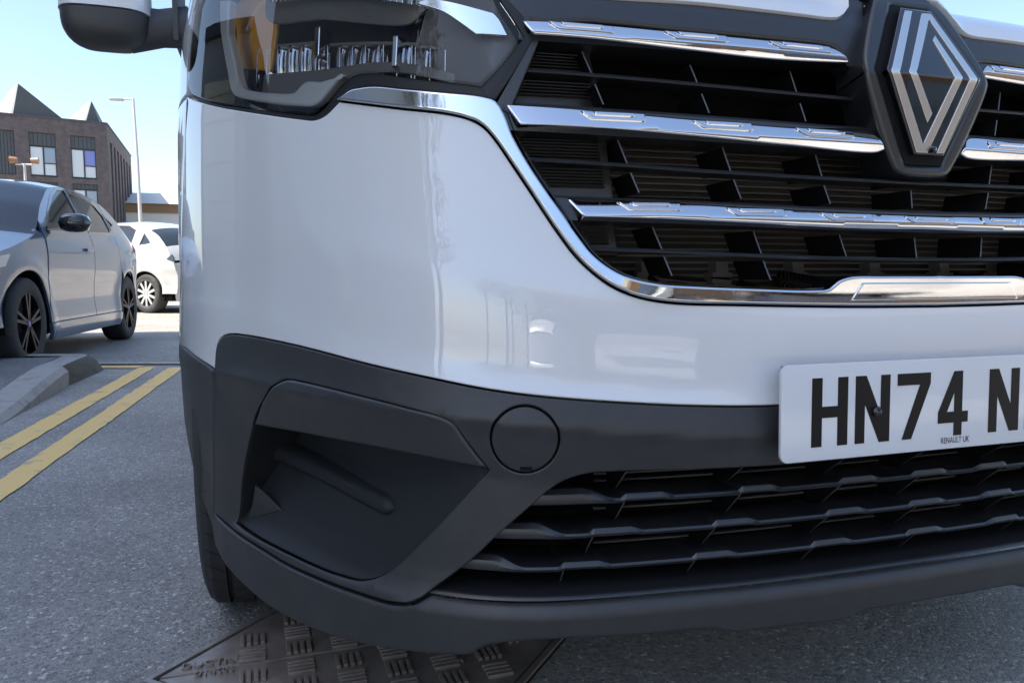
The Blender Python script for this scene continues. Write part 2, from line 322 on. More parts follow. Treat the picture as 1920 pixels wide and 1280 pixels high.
# ------------------------------------------------------------------ the van's front in plan: outlines of its panels as (arc length from the centre line, height) in mm, third value 1 = sharp corner
PLAN = {
'white_border': [(-1129.1,517.5,1),(-1130.4,537.5),(-1125.7,553.9),(-1107.8,566.2),(-1079.1,572.7),(-1027.2,574.1),(-939.4,571.2),(-839.7,564.7),(-739.9,554.8),(-663.1,545.9),(-597.8,536.6),(-536.9,529.2),(-445.9,520.4),(-350.9,512.9),(-241.9,508.4),(-106.2,510.1),(28.8,512.7)],
'chrome_low': [(-811.6,862.8,1),(-755,851.7),(-707.6,843.5),(-649.4,835.1),(-621,828.5),(-603.3,820),(-587.5,805.7),(-563.8,777.5),(-536,742.3),(-509.5,707),(-487.4,679.4),(-465.9,659.4),(-441.4,642.9),(-410.3,631.5),(-372,625.3),(-276.9,621.9),(-128.1,618.2),(4.1,617.1)],
'lamp_bot': [(-1283.2,945.2,1),(-1132.3,905.2),(-992.7,873.7),(-889.9,852.3),(-857,846.8),(-834.5,850.5),(-814.3,861.3)],
'white_slant': [(-1129.1,517.5,1),(-1157.3,521.4),(-1211.4,527.4),(-1288,534.8),(-1401.7,534.6)],
'trim_left': [(-1129.1,517.5,1),(-1145.9,424.9),(-1154.1,339.4),(-1162,284.7,1)],
'trim_bottom': [(-1162,284.7,1),(-1069.6,281.4),(-999.2,278.4),(-915.8,273.2),(-826.2,275.6),(-757,278.3),(-711.9,278.8),(-687.3,282.2,1),(-671.4,291.1,1)],
'trim_diag': [(-671.9,291.9,1),(-613.8,336.1),(-574.2,373.2),(-536.3,405.6),(-517.7,421.3),(-499.5,432.2),(-475.3,439.2),(-444.6,440.5),(-349.7,438.4),(-241.3,437.2),(-106.9,439),(22,441.2)],
'fog': [(-1077,290.7,1),(-996.9,288.2),(-918.2,287.5),(-852.9,287.7),(-805.5,289),(-758.1,292.9),(-731.3,303.6),(-703.2,325.6),(-647.2,380.5),(-587.5,443.1,1),(-601.1,460.8),(-615.5,480.6),(-626.7,496.2),(-638.7,502.3),(-682,510.7),(-732.5,516.7),(-809.4,521.8),(-880.7,524),(-912.5,523),(-939.2,512.9),(-976.9,487.2),(-1019.5,449.2),(-1046.4,403.6),(-1066.9,352.1)],
'visor': [(-1013.1,447.3,1),(-973.5,486.3),(-934,512.2),(-907.5,522.3),(-877.1,523.2),(-806.4,521.1),(-730.5,516),(-680.6,510),(-638.5,501.5),(-626.7,495.4),(-616.2,479.8),(-601.9,460),(-589.5,444.8,1),(-663.9,453.4),(-740.9,457.5),(-842.9,455.7)],
'fog_floor': [(-1077,290.7,1),(-996.9,288.2),(-918.2,287.5),(-852.9,287.7),(-805.5,289),(-758.1,292.9),(-731.3,303.6),(-703.2,325.6),(-647.2,380.5),(-587.5,443.1,1),(-664.9,454.1),(-742.8,458.2),(-845.8,456.3),(-1026.7,447.4,1),(-1046.4,403.6),(-1066.9,352.1)],
'fog_rib': [(-1105.4,389.2,1),(-733.8,370.5,1)],
'tow': [(-546.5,516),(-520.8,506.4),(-508.8,480.3),(-519.2,452.9),(-546.4,441.6),(-574,452.4),(-584.7,479.6),(-572.1,506.5)],
'tow_notch': [(-551.9,446.6),(-537.8,446.7)],
'lip_inner': [(-673.5,290.6,1),(-612.6,293.3),(-517.3,294.1),(-410.9,291),(-279.2,288.4),(-129,290.3),(16.5,293)],
'lip_bottom': [(-1240.3,320.6),(-1207.4,257.3),(-1146.9,225.2),(-1069.3,207.4),(-990.5,195.6),(-905.7,196),(-805,208.2),(-709.3,222.7),(-643,230.6),(-608.9,235.6),(-587.9,248.8),(-512.6,257.2),(-413.7,254.6),(-323.6,252.5),(-304.2,246.9),(-223.6,244.3),(-145,242.6),(-127.9,248.7),(-35.7,250)],
'clad_edge': [(-1401.7,534.6),(-1369.4,444.9),(-1304.3,371),(-1255.6,317.1)],
'chrome_in': [(-786,874.3,1),(-754,873.7),(-707.2,866.4),(-656.5,859.8),(-603.7,853.8),(-585.8,849),(-574.9,835.5),(-563.9,812.6),(-546.3,785.6),(-522.3,754.1),(-502.5,729.5),(-483.6,703.6),(-465.1,681.2),(-443.4,664.7),(-421.7,654.7),(-390,648),(-344.1,644.9),(-275,642.1),(-187.2,639.7),(-165.5,641.5),(-153.4,650.4),(-134.8,655.5),(-90.8,656.1),(9,655.9)],
'badge_plate': [(-127.7,632.4,1),(-116.4,647.7,1),(5.2,647.2,1),(1.6,630.5,1)],
'chrome1': [(-551.1,941.5,1),(-448.9,943.6),(-341.2,941.4),(-223.9,941),(-131.7,939.6),(-121,934.4),(-106.6,918.6,1),(-226.3,915.2),(-342.7,917.8),(-449.8,921.9),(-534,922.4,1)],
'chrome2': [(-574.1,848,1),(-452.8,844.3),(-333.1,838.7),(-202,835.1),(-81.3,837),(-72.1,828.8),(-62.6,813.8,1),(-73.9,809.3),(-203.7,811.8),(-334.2,816.9),(-453.5,821.3),(-552,822.4,1)],
'chrome3': [(-492.4,744.9,1),(-403.7,743.1),(-267.2,738),(-115.5,734.4),(10.8,733.3,1),(9.1,714.2,1),(-117.1,713.4),(-268.4,717.3),(-404.8,720.7),(-473.5,721.4,1)],
'car1': [(-570.7,965.7),(-546.6,948.2),(-533.4,923.2),(-337.8,919.1),(-91,919.2)],
'slat1': [(-547.3,888.2),(-442.7,886.8),(-317.4,883.5),(-179,880.8),(-61.6,879.6)],
'slat2': [(-534.6,787),(-425.7,784.3),(-322.7,780.4),(-170.7,777.6),(34.2,776)],
'slat3': [(-449.4,687.4),(-363.3,684.9),(-255.3,681.1),(-114.9,678),(24.8,676.7)],
'div1a': [(-464,915.6),(-450.6,887.7)],
'div1b': [(-322.6,907.9),(-312.2,882.7)],
'div1c': [(-178.7,910),(-170,881.1)],
'div1d': [(-447.5,877.9),(-437.2,854.7)],
'div1e': [(-308.3,873.9),(-299.3,851.2)],
'div1f': [(-166.8,870.6),(-159.8,848.3)],
'div2a': [(-420.4,813.8),(-409.3,786.2)],
'div2b': [(-283.1,810.2),(-272.8,781.1)],
'div2c': [(-148.7,806.8),(-140.3,778.5)],
'div2m': [(7.3,786.1),(6.3,774.9)],
'div2d': [(-405.7,776.4),(-395.9,753.1)],
'div2e': [(-269.6,772.2),(-260.4,749.4)],
'div2f': [(-138.5,769.2),(-130.5,746.2)],
'div2n': [(5.7,767.2),(4.6,744.3)],
'div3a': [(-381.1,713.7),(-370.9,687.7)],
'div3b': [(-245.7,710.5),(-237.2,683.6)],
'div3c': [(-119.6,707.8),(-112.4,681.2)],
'div3m': [(2.8,705.5),(-1.4,678.5)],
'div3d': [(-368.8,679.1),(-360.5,656.9)],
'div3e': [(-235.3,674.7),(-227.4,651.7)],
'rib1': [(-517.7,923.1,1),(-457.7,924.4,1),(-440,865.7,1),(-555.9,868.9,1)],
'rib2': [(-558.3,823.5,1),(-437.4,819.3,1),(-429.4,759.9,1),(-502.4,761.6,1)],
'rib3': [(-461.9,721.1,1),(-431.1,719.6,1),(-427.1,692.9,1),(-447.1,694,1)],
'emb_plate': [(-24.7,996.9,1),(26.2,996.7,1),(78,910.2,1),(23.4,808.7,1),(-22.3,810.1,1),(-73.9,906.7,1)],
'emb_l1': [(-22.1,992.1,1),(-10,992.5,1),(-58.2,905.5,1),(-13.2,820.9,1),(30.6,905.1,1),(11.3,954.2,1),(16.5,961.8,1),(43.6,906.5,1),(-5,810.9,1),(-22.7,810.6,1),(-71,905.7,1)],
'emb_l2': [(5.2,991.2,1),(21.1,992.4,1),(69,906.7,1),(21.5,811.5,1),(10.1,810.9,1),(55.8,905.6,1),(14.7,984,1),(-31.7,907.3,1),(-2.5,859.2,1),(-9,847.4,1),(-43.2,907.1,1)],
'emb_rim': [(-25.7,1003,1),(36.9,1003.3,1),(86.6,911.5,1),(32,798.4,1),(-26.2,800.4,1),(-80.2,906.7,1)],
'emb_sur': [(-10.5,1024.7),(75.5,1029.7),(106.4,923.1),(105.4,904.5),(64.6,807.2),(46.1,791.2),(-6.1,791.7),(-20.3,799.3),(-82,896.9),(-83,913.4)],
'hood_edge': [(-642.6,984.2),(-566.3,978.4),(-467.3,976.1),(-317.8,981.5),(-247.6,981.2),(-170.2,980.6),(-118,980.3),(-103.6,983.8),(-92.1,994.8),(-75.5,1018.2)],
'trim_up_low': [(-573.7,966.1),(-545.8,943.9),(-446.1,946.5),(-337.1,944.3),(-218,944),(-124.6,942.6),(-113.8,937.3),(-97.7,919.5),(-68.2,914.3)],
'sur_wing': [(-63.1,917.1),(-58.2,883.2),(-46.1,849.9),(-31,809.9)],
'lens': [(-1330,1165,1),(-1326.9,1060.1),(-1299.9,1001.4),(-1266.5,945.1,1),(-1124.2,907.3),(-986.9,878.1),(-885.4,857.8),(-858.2,854.3),(-839.8,860.9),(-811.4,882.3),(-791.9,891.5),(-766.3,891.9),(-692.4,878.3),(-607.3,866.6,1),(-575.8,895.2),(-548.8,922.7,1),(-565.4,943.2),(-585,968.1),(-601.2,992.3,1)],
'gasket_out': [(-1283.2,945.2,1),(-1132.3,905.2),(-992.7,873.7),(-889.9,852.3),(-857,846.8),(-834.5,850.5),(-807.9,864.9),(-786.5,874.7),(-764.3,876.4),(-708.7,867.6),(-657.6,860.9),(-604.3,854.9),(-587.7,851.8,1),(-564.9,879.5),(-535.3,921.2,1),(-546.6,943.1),(-568.4,963.6),(-590.5,994.9,1)],
'amber': [(-1221.8,1042.5,1),(-1278.7,1099.8,1),(-1048.7,1047.5,1),(-1054.5,1005),(-1068.2,957.7,1),(-1177.2,985,1)],
'guide': [(-1167.3,1047.2,1),(-1117.3,965.5),(-1085.7,936.6),(-1069.8,917.3),(-1032.1,906.7),(-926.2,886.6),(-902.5,887.8),(-875.1,900.8),(-844.4,907.7),(-813.1,905.6,1)],
'drl': [(-715.8,970.2,1),(-675,958.5),(-648.7,945),(-623.9,931,1),(-574.4,929.3,1),(-589.5,948.7),(-598.1,954.8,1),(-699.9,973.8)],
'shroud': [(-704.9,940.1),(-613,930.3),(-635.3,876.3)],
'mods': [(-1100.5,1005.2),(-936,969.2),(-900.2,958),(-806.9,940.4),(-778.6,936.5),(-665.7,920.5),(-1095,959.3),(-663.3,883.2)],
'fin1': [(-527.6,402.4),(-456.7,402.5),(-420.8,401.2),(-378.2,399.3),(-274.8,396.5),(-238.4,395.1),(-135.1,396.2),(3.2,400.6),(48.5,401)],
'fin2': [(-587,360.7),(-502,362.9),(-462.4,361.7),(-416.4,360.1),(-308.4,358.2),(-268.9,356.3),(-151.5,354.5),(-111.4,354.8),(3.5,357.7),(53.6,358.5)],
'fin3': [(-639.6,315.1),(-548.9,323),(-498.2,322.7),(-455,321.6),(-334.7,319.4),(-299.6,318.5),(-169,315.9),(-10.5,319.5),(48.7,320.9)],
'teeth1': [(-422.8,405.1),(-378.3,402.5),(-275.1,401.8),(-237.2,399),(-133.9,400.9),(-90.7,398),(6,399.7),(48.9,398.1),(143.3,400.1)],
'teeth2': [(-461.2,365.4),(-415.1,362.6),(-307.2,362.7),(-265.4,359.4),(-150.4,359.9),(-107.5,356.5),(0.6,359.4),(46.6,355.5),(142.9,359.8)],
'teeth3': [(-497.5,326.4),(-453.7,324),(-331.9,323.1),(-290.9,319.6),(-168.7,321.7),(-125.1,317.3),(-9.6,320.1),(37.1,315.9),(146.1,321.7)],
'lowtop': [(-496.2,424.1),(-341.1,430.8),(-229.2,430.7),(37.7,436.2)],
'plate_tl': [(-239.6,553.3),(-247.8,446.9)],
'mir': [],
'tabs1': [(-513,942.2),(-428.4,942.6),(-363.7,942.3),(-282.1,940.8),(-222.3,941.1),(-134.1,939.4)],
'tabs2': [(-473.1,845.1),(-393.3,841.5),(-334.4,839.3),(-255.6,836.8),(-194.3,835.5),(-111.7,836)],
'tabs3': [(-429.7,743.8),(-352.4,741.7),(-294.4,739.2),(-216,736.6),(-165.8,735.2),(-89.7,733.7),(-38.8,733.5),(37.7,732.6)],
'plate_c': [(-240.9,553.6),(-249.3,447.5),(8.8,503.4)],
'mod_l': [(-1102.9,1006.8),(-947.4,931.8)],
'mod_m': [(-907.4,960.5),(-809.8,901.8)],
'mod_r': [(-747.3,930.9),(-670.7,884.7)],
'mod_r0': [(-812.8,941.2),(-753.3,892.8)],
'mod_d': [(-931.1,983.5),(-910.4,941.5)],
'guide_in': [(-1121.6,1012.8,1),(-1087.7,959.7),(-1072.5,930.5),(-1057.8,920.5),(-932.4,893),(-917.8,892.8),(-897.2,901.6),(-864.3,897.2,1)],
'guide_out': [(-1152.8,1019.9,1),(-1118.6,958),(-1099.7,923.9),(-1084,913.7),(-908.2,873.2),(-879.8,869.9),(-863.7,874.3),(-831.6,894.2),(-816.4,898.4,1)],
}
# ---- van front skin: plan curve (arc length s from the centre line) and vertical profile
def _smooth(a, k):
    w = np.hanning(2*k+3)[1:-1]; w /= w.sum()
    return np.convolve(np.pad(a, k, mode='edge'), w, mode='valid')
_cp = np.array([(0,0),(.10,.001),(.20,.004),(.30,.010),(.40,.021),(.48,.031),(.55,.048),(.61,.078),(.66,.118),(.70,.163),(.735,.215),(.785,.305),(.835,.395),(.875,.475),(.91,.555),(.937,.635),(.957,.72),(.970,.81),(.976,.91),(.978,1.02),(.978,2.0),(.976,4.0),(.965,4.95)])
_q = np.vstack([_cp[::-1]*[-1,1], _cp[1:]])
_l = np.r_[0, np.cumsum(np.hypot(*np.diff(_q, axis=0).T))]
_m = int(round(_l[-1]/.002)); _t = np.linspace(0, _l[-1], _m+1)
_bx = _smooth(np.interp(_t, _l, _q[:,0]), 40); _by = _smooth(np.interp(_t, _l, _q[:,1]), 40)
_bx -= np.interp(_l[-1]/2, _t, _bx); _by -= np.interp(_l[-1]/2, _t, _by)
_bs = _t - _l[-1]/2
_tx = _smooth(np.gradient(_bx, _bs), 6); _ty = _smooth(np.gradient(_by, _bs), 6)
_h = np.hypot(_tx, _ty); _tx /= _h; _ty /= _h
# vertical profile at the front (outward offset), heights given before the crease shifts
_pz = np.array([.00,.17,.20,.222,.262,.285,.292,.300,.32,.40,.452,.468,.486,.52,.565,.590,.606,.630,.70,.80,.90,1.0,1.1,1.2,1.4,2.0])
_pf = np.array([-.05,-.012,-.009,-.006,-.002,0,-.009,-.016,-.020,-.0165,-.005,0,-.006,-.019,-.0225,-.0245,-.028,-.036,-.0515,-.0655,-.081,-.100,-.16,-.25,-.35,-.60])
_ps = np.array([-.05,-.012,-.009,-.006,-.002,0,-.008,-.013,-.016,-.013,-.004,0,-.005,-.012,-.013,-.013,-.013,-.0135,-.015,-.018,-.025,-.032,-.045,-.075,-.13,-.30])
_zt = np.linspace(0, 2.0, 2001)
def _two(p):
    r = np.interp(_zt, _pz, p); a, b = _smooth(r, 3), _smooth(r, 22); k = np.clip((_zt-.50)/.04, 0, 1); return a*(1-k)+b*k
_df = _two(_pf); _ds = _two(_ps)
def _ss(t): t = np.clip(t, 0, 1); return t*t*(3-2*t)
def crease_shift(s):           # the mid crease of the bumper climbs towards the corners
    return .004 + .105*_ss((np.abs(s)-.12)/.95), .004 + .038*_ss((np.abs(s)-.18)/.58)
def skin(s, z, off=0.0):
    """points (n,3) of the van's skin in van coordinates (x across, y back, z up)"""
    s = np.asarray(s, float); z = np.asarray(z, float); a = np.abs(s)
    w = _ss((z-.30)/.13)
    u, l = crease_shift(s); k = _ss((z-.52)/.12)
    zz = z - (l+(u-l)*k)*w*(1-_ss((z-.95)/.3))
    b = _ss((a-.42)/.55)
    d = (1-b)*np.interp(zz, _zt, _df) + b*np.interp(zz, _zt, _ds)
    c = _ss((a-1.02)/.14)*(1-_ss((z-.46)/.12)); d = d*(1-c)-.007*c + off
    x = np.interp(s, _bs, _bx); y = np.interp(s, _bs, _by)
    tx = np.interp(s, _bs, _tx); ty = np.interp(s, _bs, _ty)
    return np.stack([x + ty*d, y - tx*d, z], -1)
def P_(k, **kw): return crv(PLAN[k], **kw)
# camera-aligned ground axes (the road furniture runs along these)
CA = Vector((math.cos(YAW), -math.sin(YAW), 0)); CB = Vector((math.sin(YAW), math.cos(YAW), 0))
def ground_sheet(name, pts, z, m, parent=None, kind='structure'):
    o = mesh(name, [(x, y, z) for x, y in pts], [tuple(range(len(pts)))], m, parent, flat=True)
    if kind: o['kind'] = kind
    return o
# ================================================================== the setting
ground_sheet('road', [(-600,-600),(600,-600),(600,600),(-600,600)], 0, 'asphalt')
a = Vector((-1.15,5.98,0))
q = [a-CA*60, a+CA*60, a+CA*60+CB*160, a-CA*60+CB*160]
ground_sheet('car_park', [(v.x, v.y) for v in q], .004, 'lot')
# yellow lines, worn
M['yellow'] = mat('worn_yellow_paint', (1.0,.66,.22), .6, bump=[(160,.5,.003),(700,.3,.001)], var=(9,(.42,.38,.31),.56,.70,10))
M['cream'] = mat('worn_cream_paint', (.55,.48,.36), .65, bump=[(160,.5,.003)], var=(26,(.25,.23,.20),.5,.72,8))
def strip(name, f0, f1, y0, y1, n, z, m, label=None):
    V = []; F = []
    for i in range(n+1):
        y = y0+(y1-y0)*i/n; V += [(f0(y)+rng.normal()*.0022, y, z), (f1(y)+rng.normal()*.0022, y, z)]
        if i: F.append((2*i-2, 2*i-1, 2*i+1, 2*i))
    o = mesh(name, V, F, m, None, flat=True); o['kind'] = 'structure'; return o
strip('yellow_line', lambda y: -1.03+.055*(y-3)-.02*max(0, 3-y), lambda y: -.925+.055*(y-3)-.02*max(0, 3-y), -6, 5.75, 190, .004, 'yellow')
strip('yellow_line', lambda y: -.822+.052*(y-3), lambda y: -.728+.056*(y-3), -6, 5.66, 190, .004, 'yellow')
def cstrip(name, b, wd, a0, a1, z, m):
    V = []; F = []; n = 90; o0 = Vector((-1.15,5.98,0))
    for i in range(n+1):
        u = a0+(a1-a0)*i/n
        for s_ in (0, 1):
            p = o0+CA*u+CB*(b+wd*s_+rng.normal()*.006); V.append((p.x, p.y, z))
        if i: F.append((2*i-2, 2*i-1, 2*i+1, 2*i))
    o = mesh(name, V, F, m, None, flat=True); o['kind'] = 'structure'
cstrip('road_edge_line', -.19, .13, -.05, .33, .006, 'yellow')
cstrip('road_edge_line', .02, .09, -.2, 9, .010, 'cream')
# raised footway end with its kerb stones
M['kerb'] = mat('kerb_concrete', (.42,.40,.37), .8, bump=[(70,.4,.004),(400,.4,.001)], var=(11,(.22,.20,.175),.5,.8,8))
M['kerb_dark'] = mat('kerb_dark_concrete', (.13,.115,.09), .85, bump=[(60,.5,.004)], var=(18,(.07,.06,.045),.4,.7,7))
def kh(y): return .022+.098*float(_ss((y-3.55)/1.55))
fw = empty('footway_end', (-2.0,4.6,0)); tag(fw, 'low asphalt footway end with pale concrete kerb beside the yellow lines', 'footway')
def fwl(p): return (p[0]+2.0, p[1]-4.6, p[2])
ys = np.linspace(-4, 5.52, 60)
V = [fwl((-1.31, y, kh(y)-.004)) for y in ys]+[fwl((-7.5, y+.25, kh(y)+.01)) for y in ys]; n = len(ys)
mesh('footway_surface', V, [(i, i+1, n+i+1, n+i) for i in range(n-1)], 'asphalt2', fw)
yk = [-4,-3.1,-2.2,-1.3,-.4,.5,1.4,2.3,3.2,4.1,4.95]
for y0, y1 in zip(yk, yk[1:]):
    mb = MB(); V = []; n = 9; yy = np.linspace(y0+.004, y1-.004, n)
    for y in yy:
        h = kh(y); x1 = -1.135+.006*rng.normal()*0
        V += [(-1.30, y, -.02), (x1, y, -.02), (x1+.002, y, max(h-.03, .004)), (x1-.028, y, h), (-1.30, y, h+.002)]
    mb.add([fwl(v) for v in V], [(0,1,2,3,4)]+[tuple(5*(n-1)+i for i in (4,3,2,1,0))]+[(5*i+j, 5*i+(j+1) % 5, 5*i+5+(j+1) % 5, 5*i+5+j) for i in range(n-1) for j in range(5)])
    mb.build('kerb_stone', 'kerb', fw, 30)
# rounded end stone: from (−1.13,4.95) round to the back edge
prof = []
for t in np.linspace(0, 1, 15):
    # outer foot line and top line of the end stone
    c0 = [(-1.135,4.955),(-1.10,5.45),(-1.08,5.66),(-1.13,5.82),(-1.30,5.90),(-1.8,5.93),(-3.2,6.25),(-7.5,7.6)]
    prof.append(t)
def poly_at(l, t):
    d = np.r_[0, np.cumsum(np.hypot(*np.diff(np.array(l), axis=0).T))]; d /= d[-1]
    return np.array([np.interp(t, d, [p[0] for p in l]), np.interp(t, d, [p[1] for p in l])])
foot = [(-1.135,4.957),(-1.11,5.3),(-1.085,5.6),(-1.095,5.75),(-1.16,5.83),(-1.30,5.87)]
topo = [(-1.165,4.957),(-1.165,5.3),(-1.16,5.5),(-1.17,5.62),(-1.21,5.69),(-1.30,5.73)]
topi = [(-1.30,4.957),(-1.30,5.2),(-1.302,5.35),(-1.305,5.45),(-1.31,5.5),(-1.32,5.53)]
V = []; n = 25
for t in np.linspace(0, 1, n):
    f_ = poly_at(foot, t); o_ = poly_at(topo, t); i_ = poly_at(topi, t); h = kh(o_[1])*(1-.05*t)
    V += [(*f_, -.01), (*(f_*.55+o_*.45), h*.62), (*o_, h), (*i_, h)]
es = mesh('kerb_stone', [fwl(v) for v in V], [(4*i+j, 4*i+j+1, 4*i+5+j, 4*i+4+j) for i in range(n-1) for j in range(3)], 'kerb', fw, 25)
es.data.materials.append(M['kerb_dark'])
for p in es.data.polygons:
    if p.index % 3 < 2: p.material_index = 1  # outer faces of the end stone are darker than its top
V = []; n = 30
for t in np.linspace(0, 1, n):
    x = -1.30-6.2*t; y = 5.73+.30*(-1.30-x)
    V += [fwl((x, y+.12, -.01)), fwl((x, y, kh(5.6)-.006)), fwl((x, y-.15, kh(5.6)-.004))]
mesh('kerb_stone', V, [(3*i+j, 3*i+j+1, 3*i+4+j, 3*i+3+j) for i in range(n-1) for j in range(2)], 'kerb', fw, 25)

# ---------------------------------------------------------------- dark brick building
M['brick'] = mat('dark_brick', (.085,.070,.072), .85, bump=[(9,.4,.02)], var=(3.5,(.135,.112,.112),.35,.7,8))
M['clad'] = mat('charcoal_cladding', (.060,.068,.074), .55)
M['cladrib'] = mat('pale_ribbed_roof', (.78,.76,.70), .5)
M['pane'] = mat('sky_pane', (.20,.25,.32), .04, coat=1, spec=.8)
M['pane_blue'] = mat('blue_blind', (.16,.18,.50), .2, coat=.6)
M['pane_pale'] = mat('pale_blind', (.55,.58,.60), .25, coat=.8)
M['wframe'] = mat('dark_frame', (.03,.033,.037), .4)
K = Vector((-9.02,51.30,0)); E1 = Vector((.966,.26,0)).normalized(); E2 = Vector((-.06,.998,0)).normalized(); NF = Vector((.26,-.966,0)).normalized()
bld = empty('brick_building', K); tag(bld, 'dark brick three-storey block with jagged pitched roof behind the grey hatchback', 'building')
def fp(a_, z, out=0.): v = E1*a_+NF*out; return (v.x, v.y, z)
def sp(b_, z, out=0.): v = E2*b_+Vector((E2.y, -E2.x, 0))*out; return (v.x, v.y, z)
def wall_holes(name, f, a0, a1, z0, z1, holes, depth, m, parent):
    """wall strip with rectangular recesses (holes: (a0,a1,z0,z1))"""
    xs = sorted({a0, a1, *[h[0] for h in holes], *[h[1] for h in holes]}); zs = sorted({z0, z1, *[h[2] for h in holes], *[h[3] for h in holes]})
    mb = MB()
    for x0, x1 in zip(xs, xs[1:]):
        for y0, y1 in zip(zs, zs[1:]):
            if not any(h[0] <= x0+1e-6 and x1-1e-6 <= h[1] and h[2] <= y0+1e-6 and y1-1e-6 <= h[3] for h in holes):
                mb.add([f(x0,y0),f(x1,y0),f(x1,y1),f(x0,y1)], [(0,1,2,3)])
    for h in holes:
        c = [(h[0],h[2]),(h[1],h[2]),(h[1],h[3]),(h[0],h[3])]
        for (p, q) in zip(c, c[1:]+c[:1]): mb.add([f(*p),f(*q),f(*q,-depth),f(*p,-depth)], [(0,1,2,3)])
        mb.add([f(*p, -depth) for p in c], [(0,1,2,3)])
    return mb.build(name, m, parent, flat=True)
cols = [(-1.94,-.65),(-4.01,-2.69),(-6.0,-4.71),(-8.07,-6.75),(-10.1,-8.8),(-12.1,-10.8)]
bays = []
for c0, c1 in cols: bays += [(c0, c1, .4, 2.9), (c0, c1, 3.05, 5.95), (c0, c1, 6.25, 8.75)]
wall_holes('wall', fp, -13.2, 0, 0, 9.62, bays, .14, 'brick', bld)
for ci, (c0, c1) in enumerate(cols):
    for fl, (z0, z1) in enumerate([(.9,2.3),(3.75,5.62),(6.30,7.98)]):
        if ci == 2 and fl == 2:
            mb = MB(); [mb.add([fp(c0+.01+k*.16,6.27,-.10),fp(c0+.14+k*.16,6.27,-.10),fp(c0+.14+k*.16,8.73,-.10),fp(c0+.01+k*.16,8.73,-.10)], [(0,1,2,3)]) for k in range(8)]; mb.build('cladding_panel', 'clad', bld, flat=True); continue
        zt = 8.73 if fl == 2 else z1+.32
        mb = MB()
        for k in range(6):
            w_ = (c1-c0)/6; mb.prism([(c0+k*w_+.01, z1+.04), (c0+k*w_+w_-.01, z1+.04), (c0+k*w_+w_-.01, zt), (c0+k*w_+.01, zt)], lambda x, z: fp(x, z, -.135), lambda x, z: fp(x, z, -.09))
        mb.build('spandrel_panel', 'clad', bld, flat=True)
        win = empty('window', fp((c0+c1)/2, z0, -.06)); win.parent = bld; L = win.location
        def rel(x, z, o): v = Vector(fp(x, z, o))-L; return (v.x, v.y, v.z)
        def bar(x0, x1, y0, y1, o0, o1, nm, m_, par): return MB().prism([(x0,y0),(x1,y0),(x1,y1),(x0,y1)], lambda x, z: rel(x, z, o0), lambda x, z: rel(x, z, o1)).build(nm, m_, par, flat=True)
        mid = c0+(c1-c0)*.52; tz = z0+(z1-z0)*.43
        fr = MB()
        for (x0,x1,y0,y1) in [(c0,c0+.05,z0,z1),(c1-.05,c1,z0,z1),(mid-.04,mid+.04,z0+.05,z1-.05),(c0+.05,c1-.05,z1-.05,z1),(c0+.05,c1-.05,z0,z0+.05),(mid+.04,c1-.05,tz-.03,tz+.03)]:
            fr.prism([(x0,y0),(x1,y0),(x1,y1),(x0,y1)], lambda x, z: rel(x, z, -.12), lambda x, z: rel(x, z, -.06))
        fr.build('frame', 'wframe', win, flat=True)
        pm = ['pane_pale','pane','pane_pale'] if (ci+fl) % 2 else ['pane_pale','pane_blue','pane_pale']
        for (x0,x1,y0,y1), m_ in zip([(c0+.05,mid-.04,z0+.05,z1-.05),(mid+.04,c1-.05,tz+.03,z1-.05),(mid+.04,c1-.05,z0+.05,tz-.03)], pm):
            bar(x0, x1, y0, y1, -.10, -.09, 'pane', m_, win)
# side wall with recessed strips between brick piers
piers = [(1.2+k*1.75, 2.1+k*1.75) for k in range(7)]
wall_holes('side_wall', sp, 0, 13.6, 0, 9.62, [(p, q, .3, 8.75) for p, q in piers], .3, 'brick', bld)
for p, q in piers:
    o = MB().prism([(p+.05,.35),(q-.05,.35),(q-.05,8.7),(p+.05,8.7)], lambda x, z: sp(x, z, -.29), lambda x, z: sp(x, z, -.24)).build('tall_window', 'wframe', bld, flat=True)
MB().add([fp(-13.2,9.55,-.05),fp(0,9.55,-.05),(lambda v: (v.x,v.y,9.55))(E2*13.6),(lambda v: (v.x,v.y,9.55))(E2*13.6-E1*13.2)], [(0,1,2,3)]).build('flat_roof', 'clad', bld, flat=True)
cap = MB(); cap.prism([(-13.25,9.60),(.04,9.60),(.04,9.68),(-13.25,9.68)], lambda x, z: fp(x, z, .05), lambda x, z: fp(x, z, -.25)); cap.build('coping', 'clad', bld, flat=True)
cap = MB(); cap.prism([(.26,9.60),(13.65,9.60),(13.65,9.68),(.26,9.68)], lambda x, z: sp(x, z, .05), lambda x, z: sp(x, z, -.25)); cap.build('coping', 'clad', bld, flat=True)
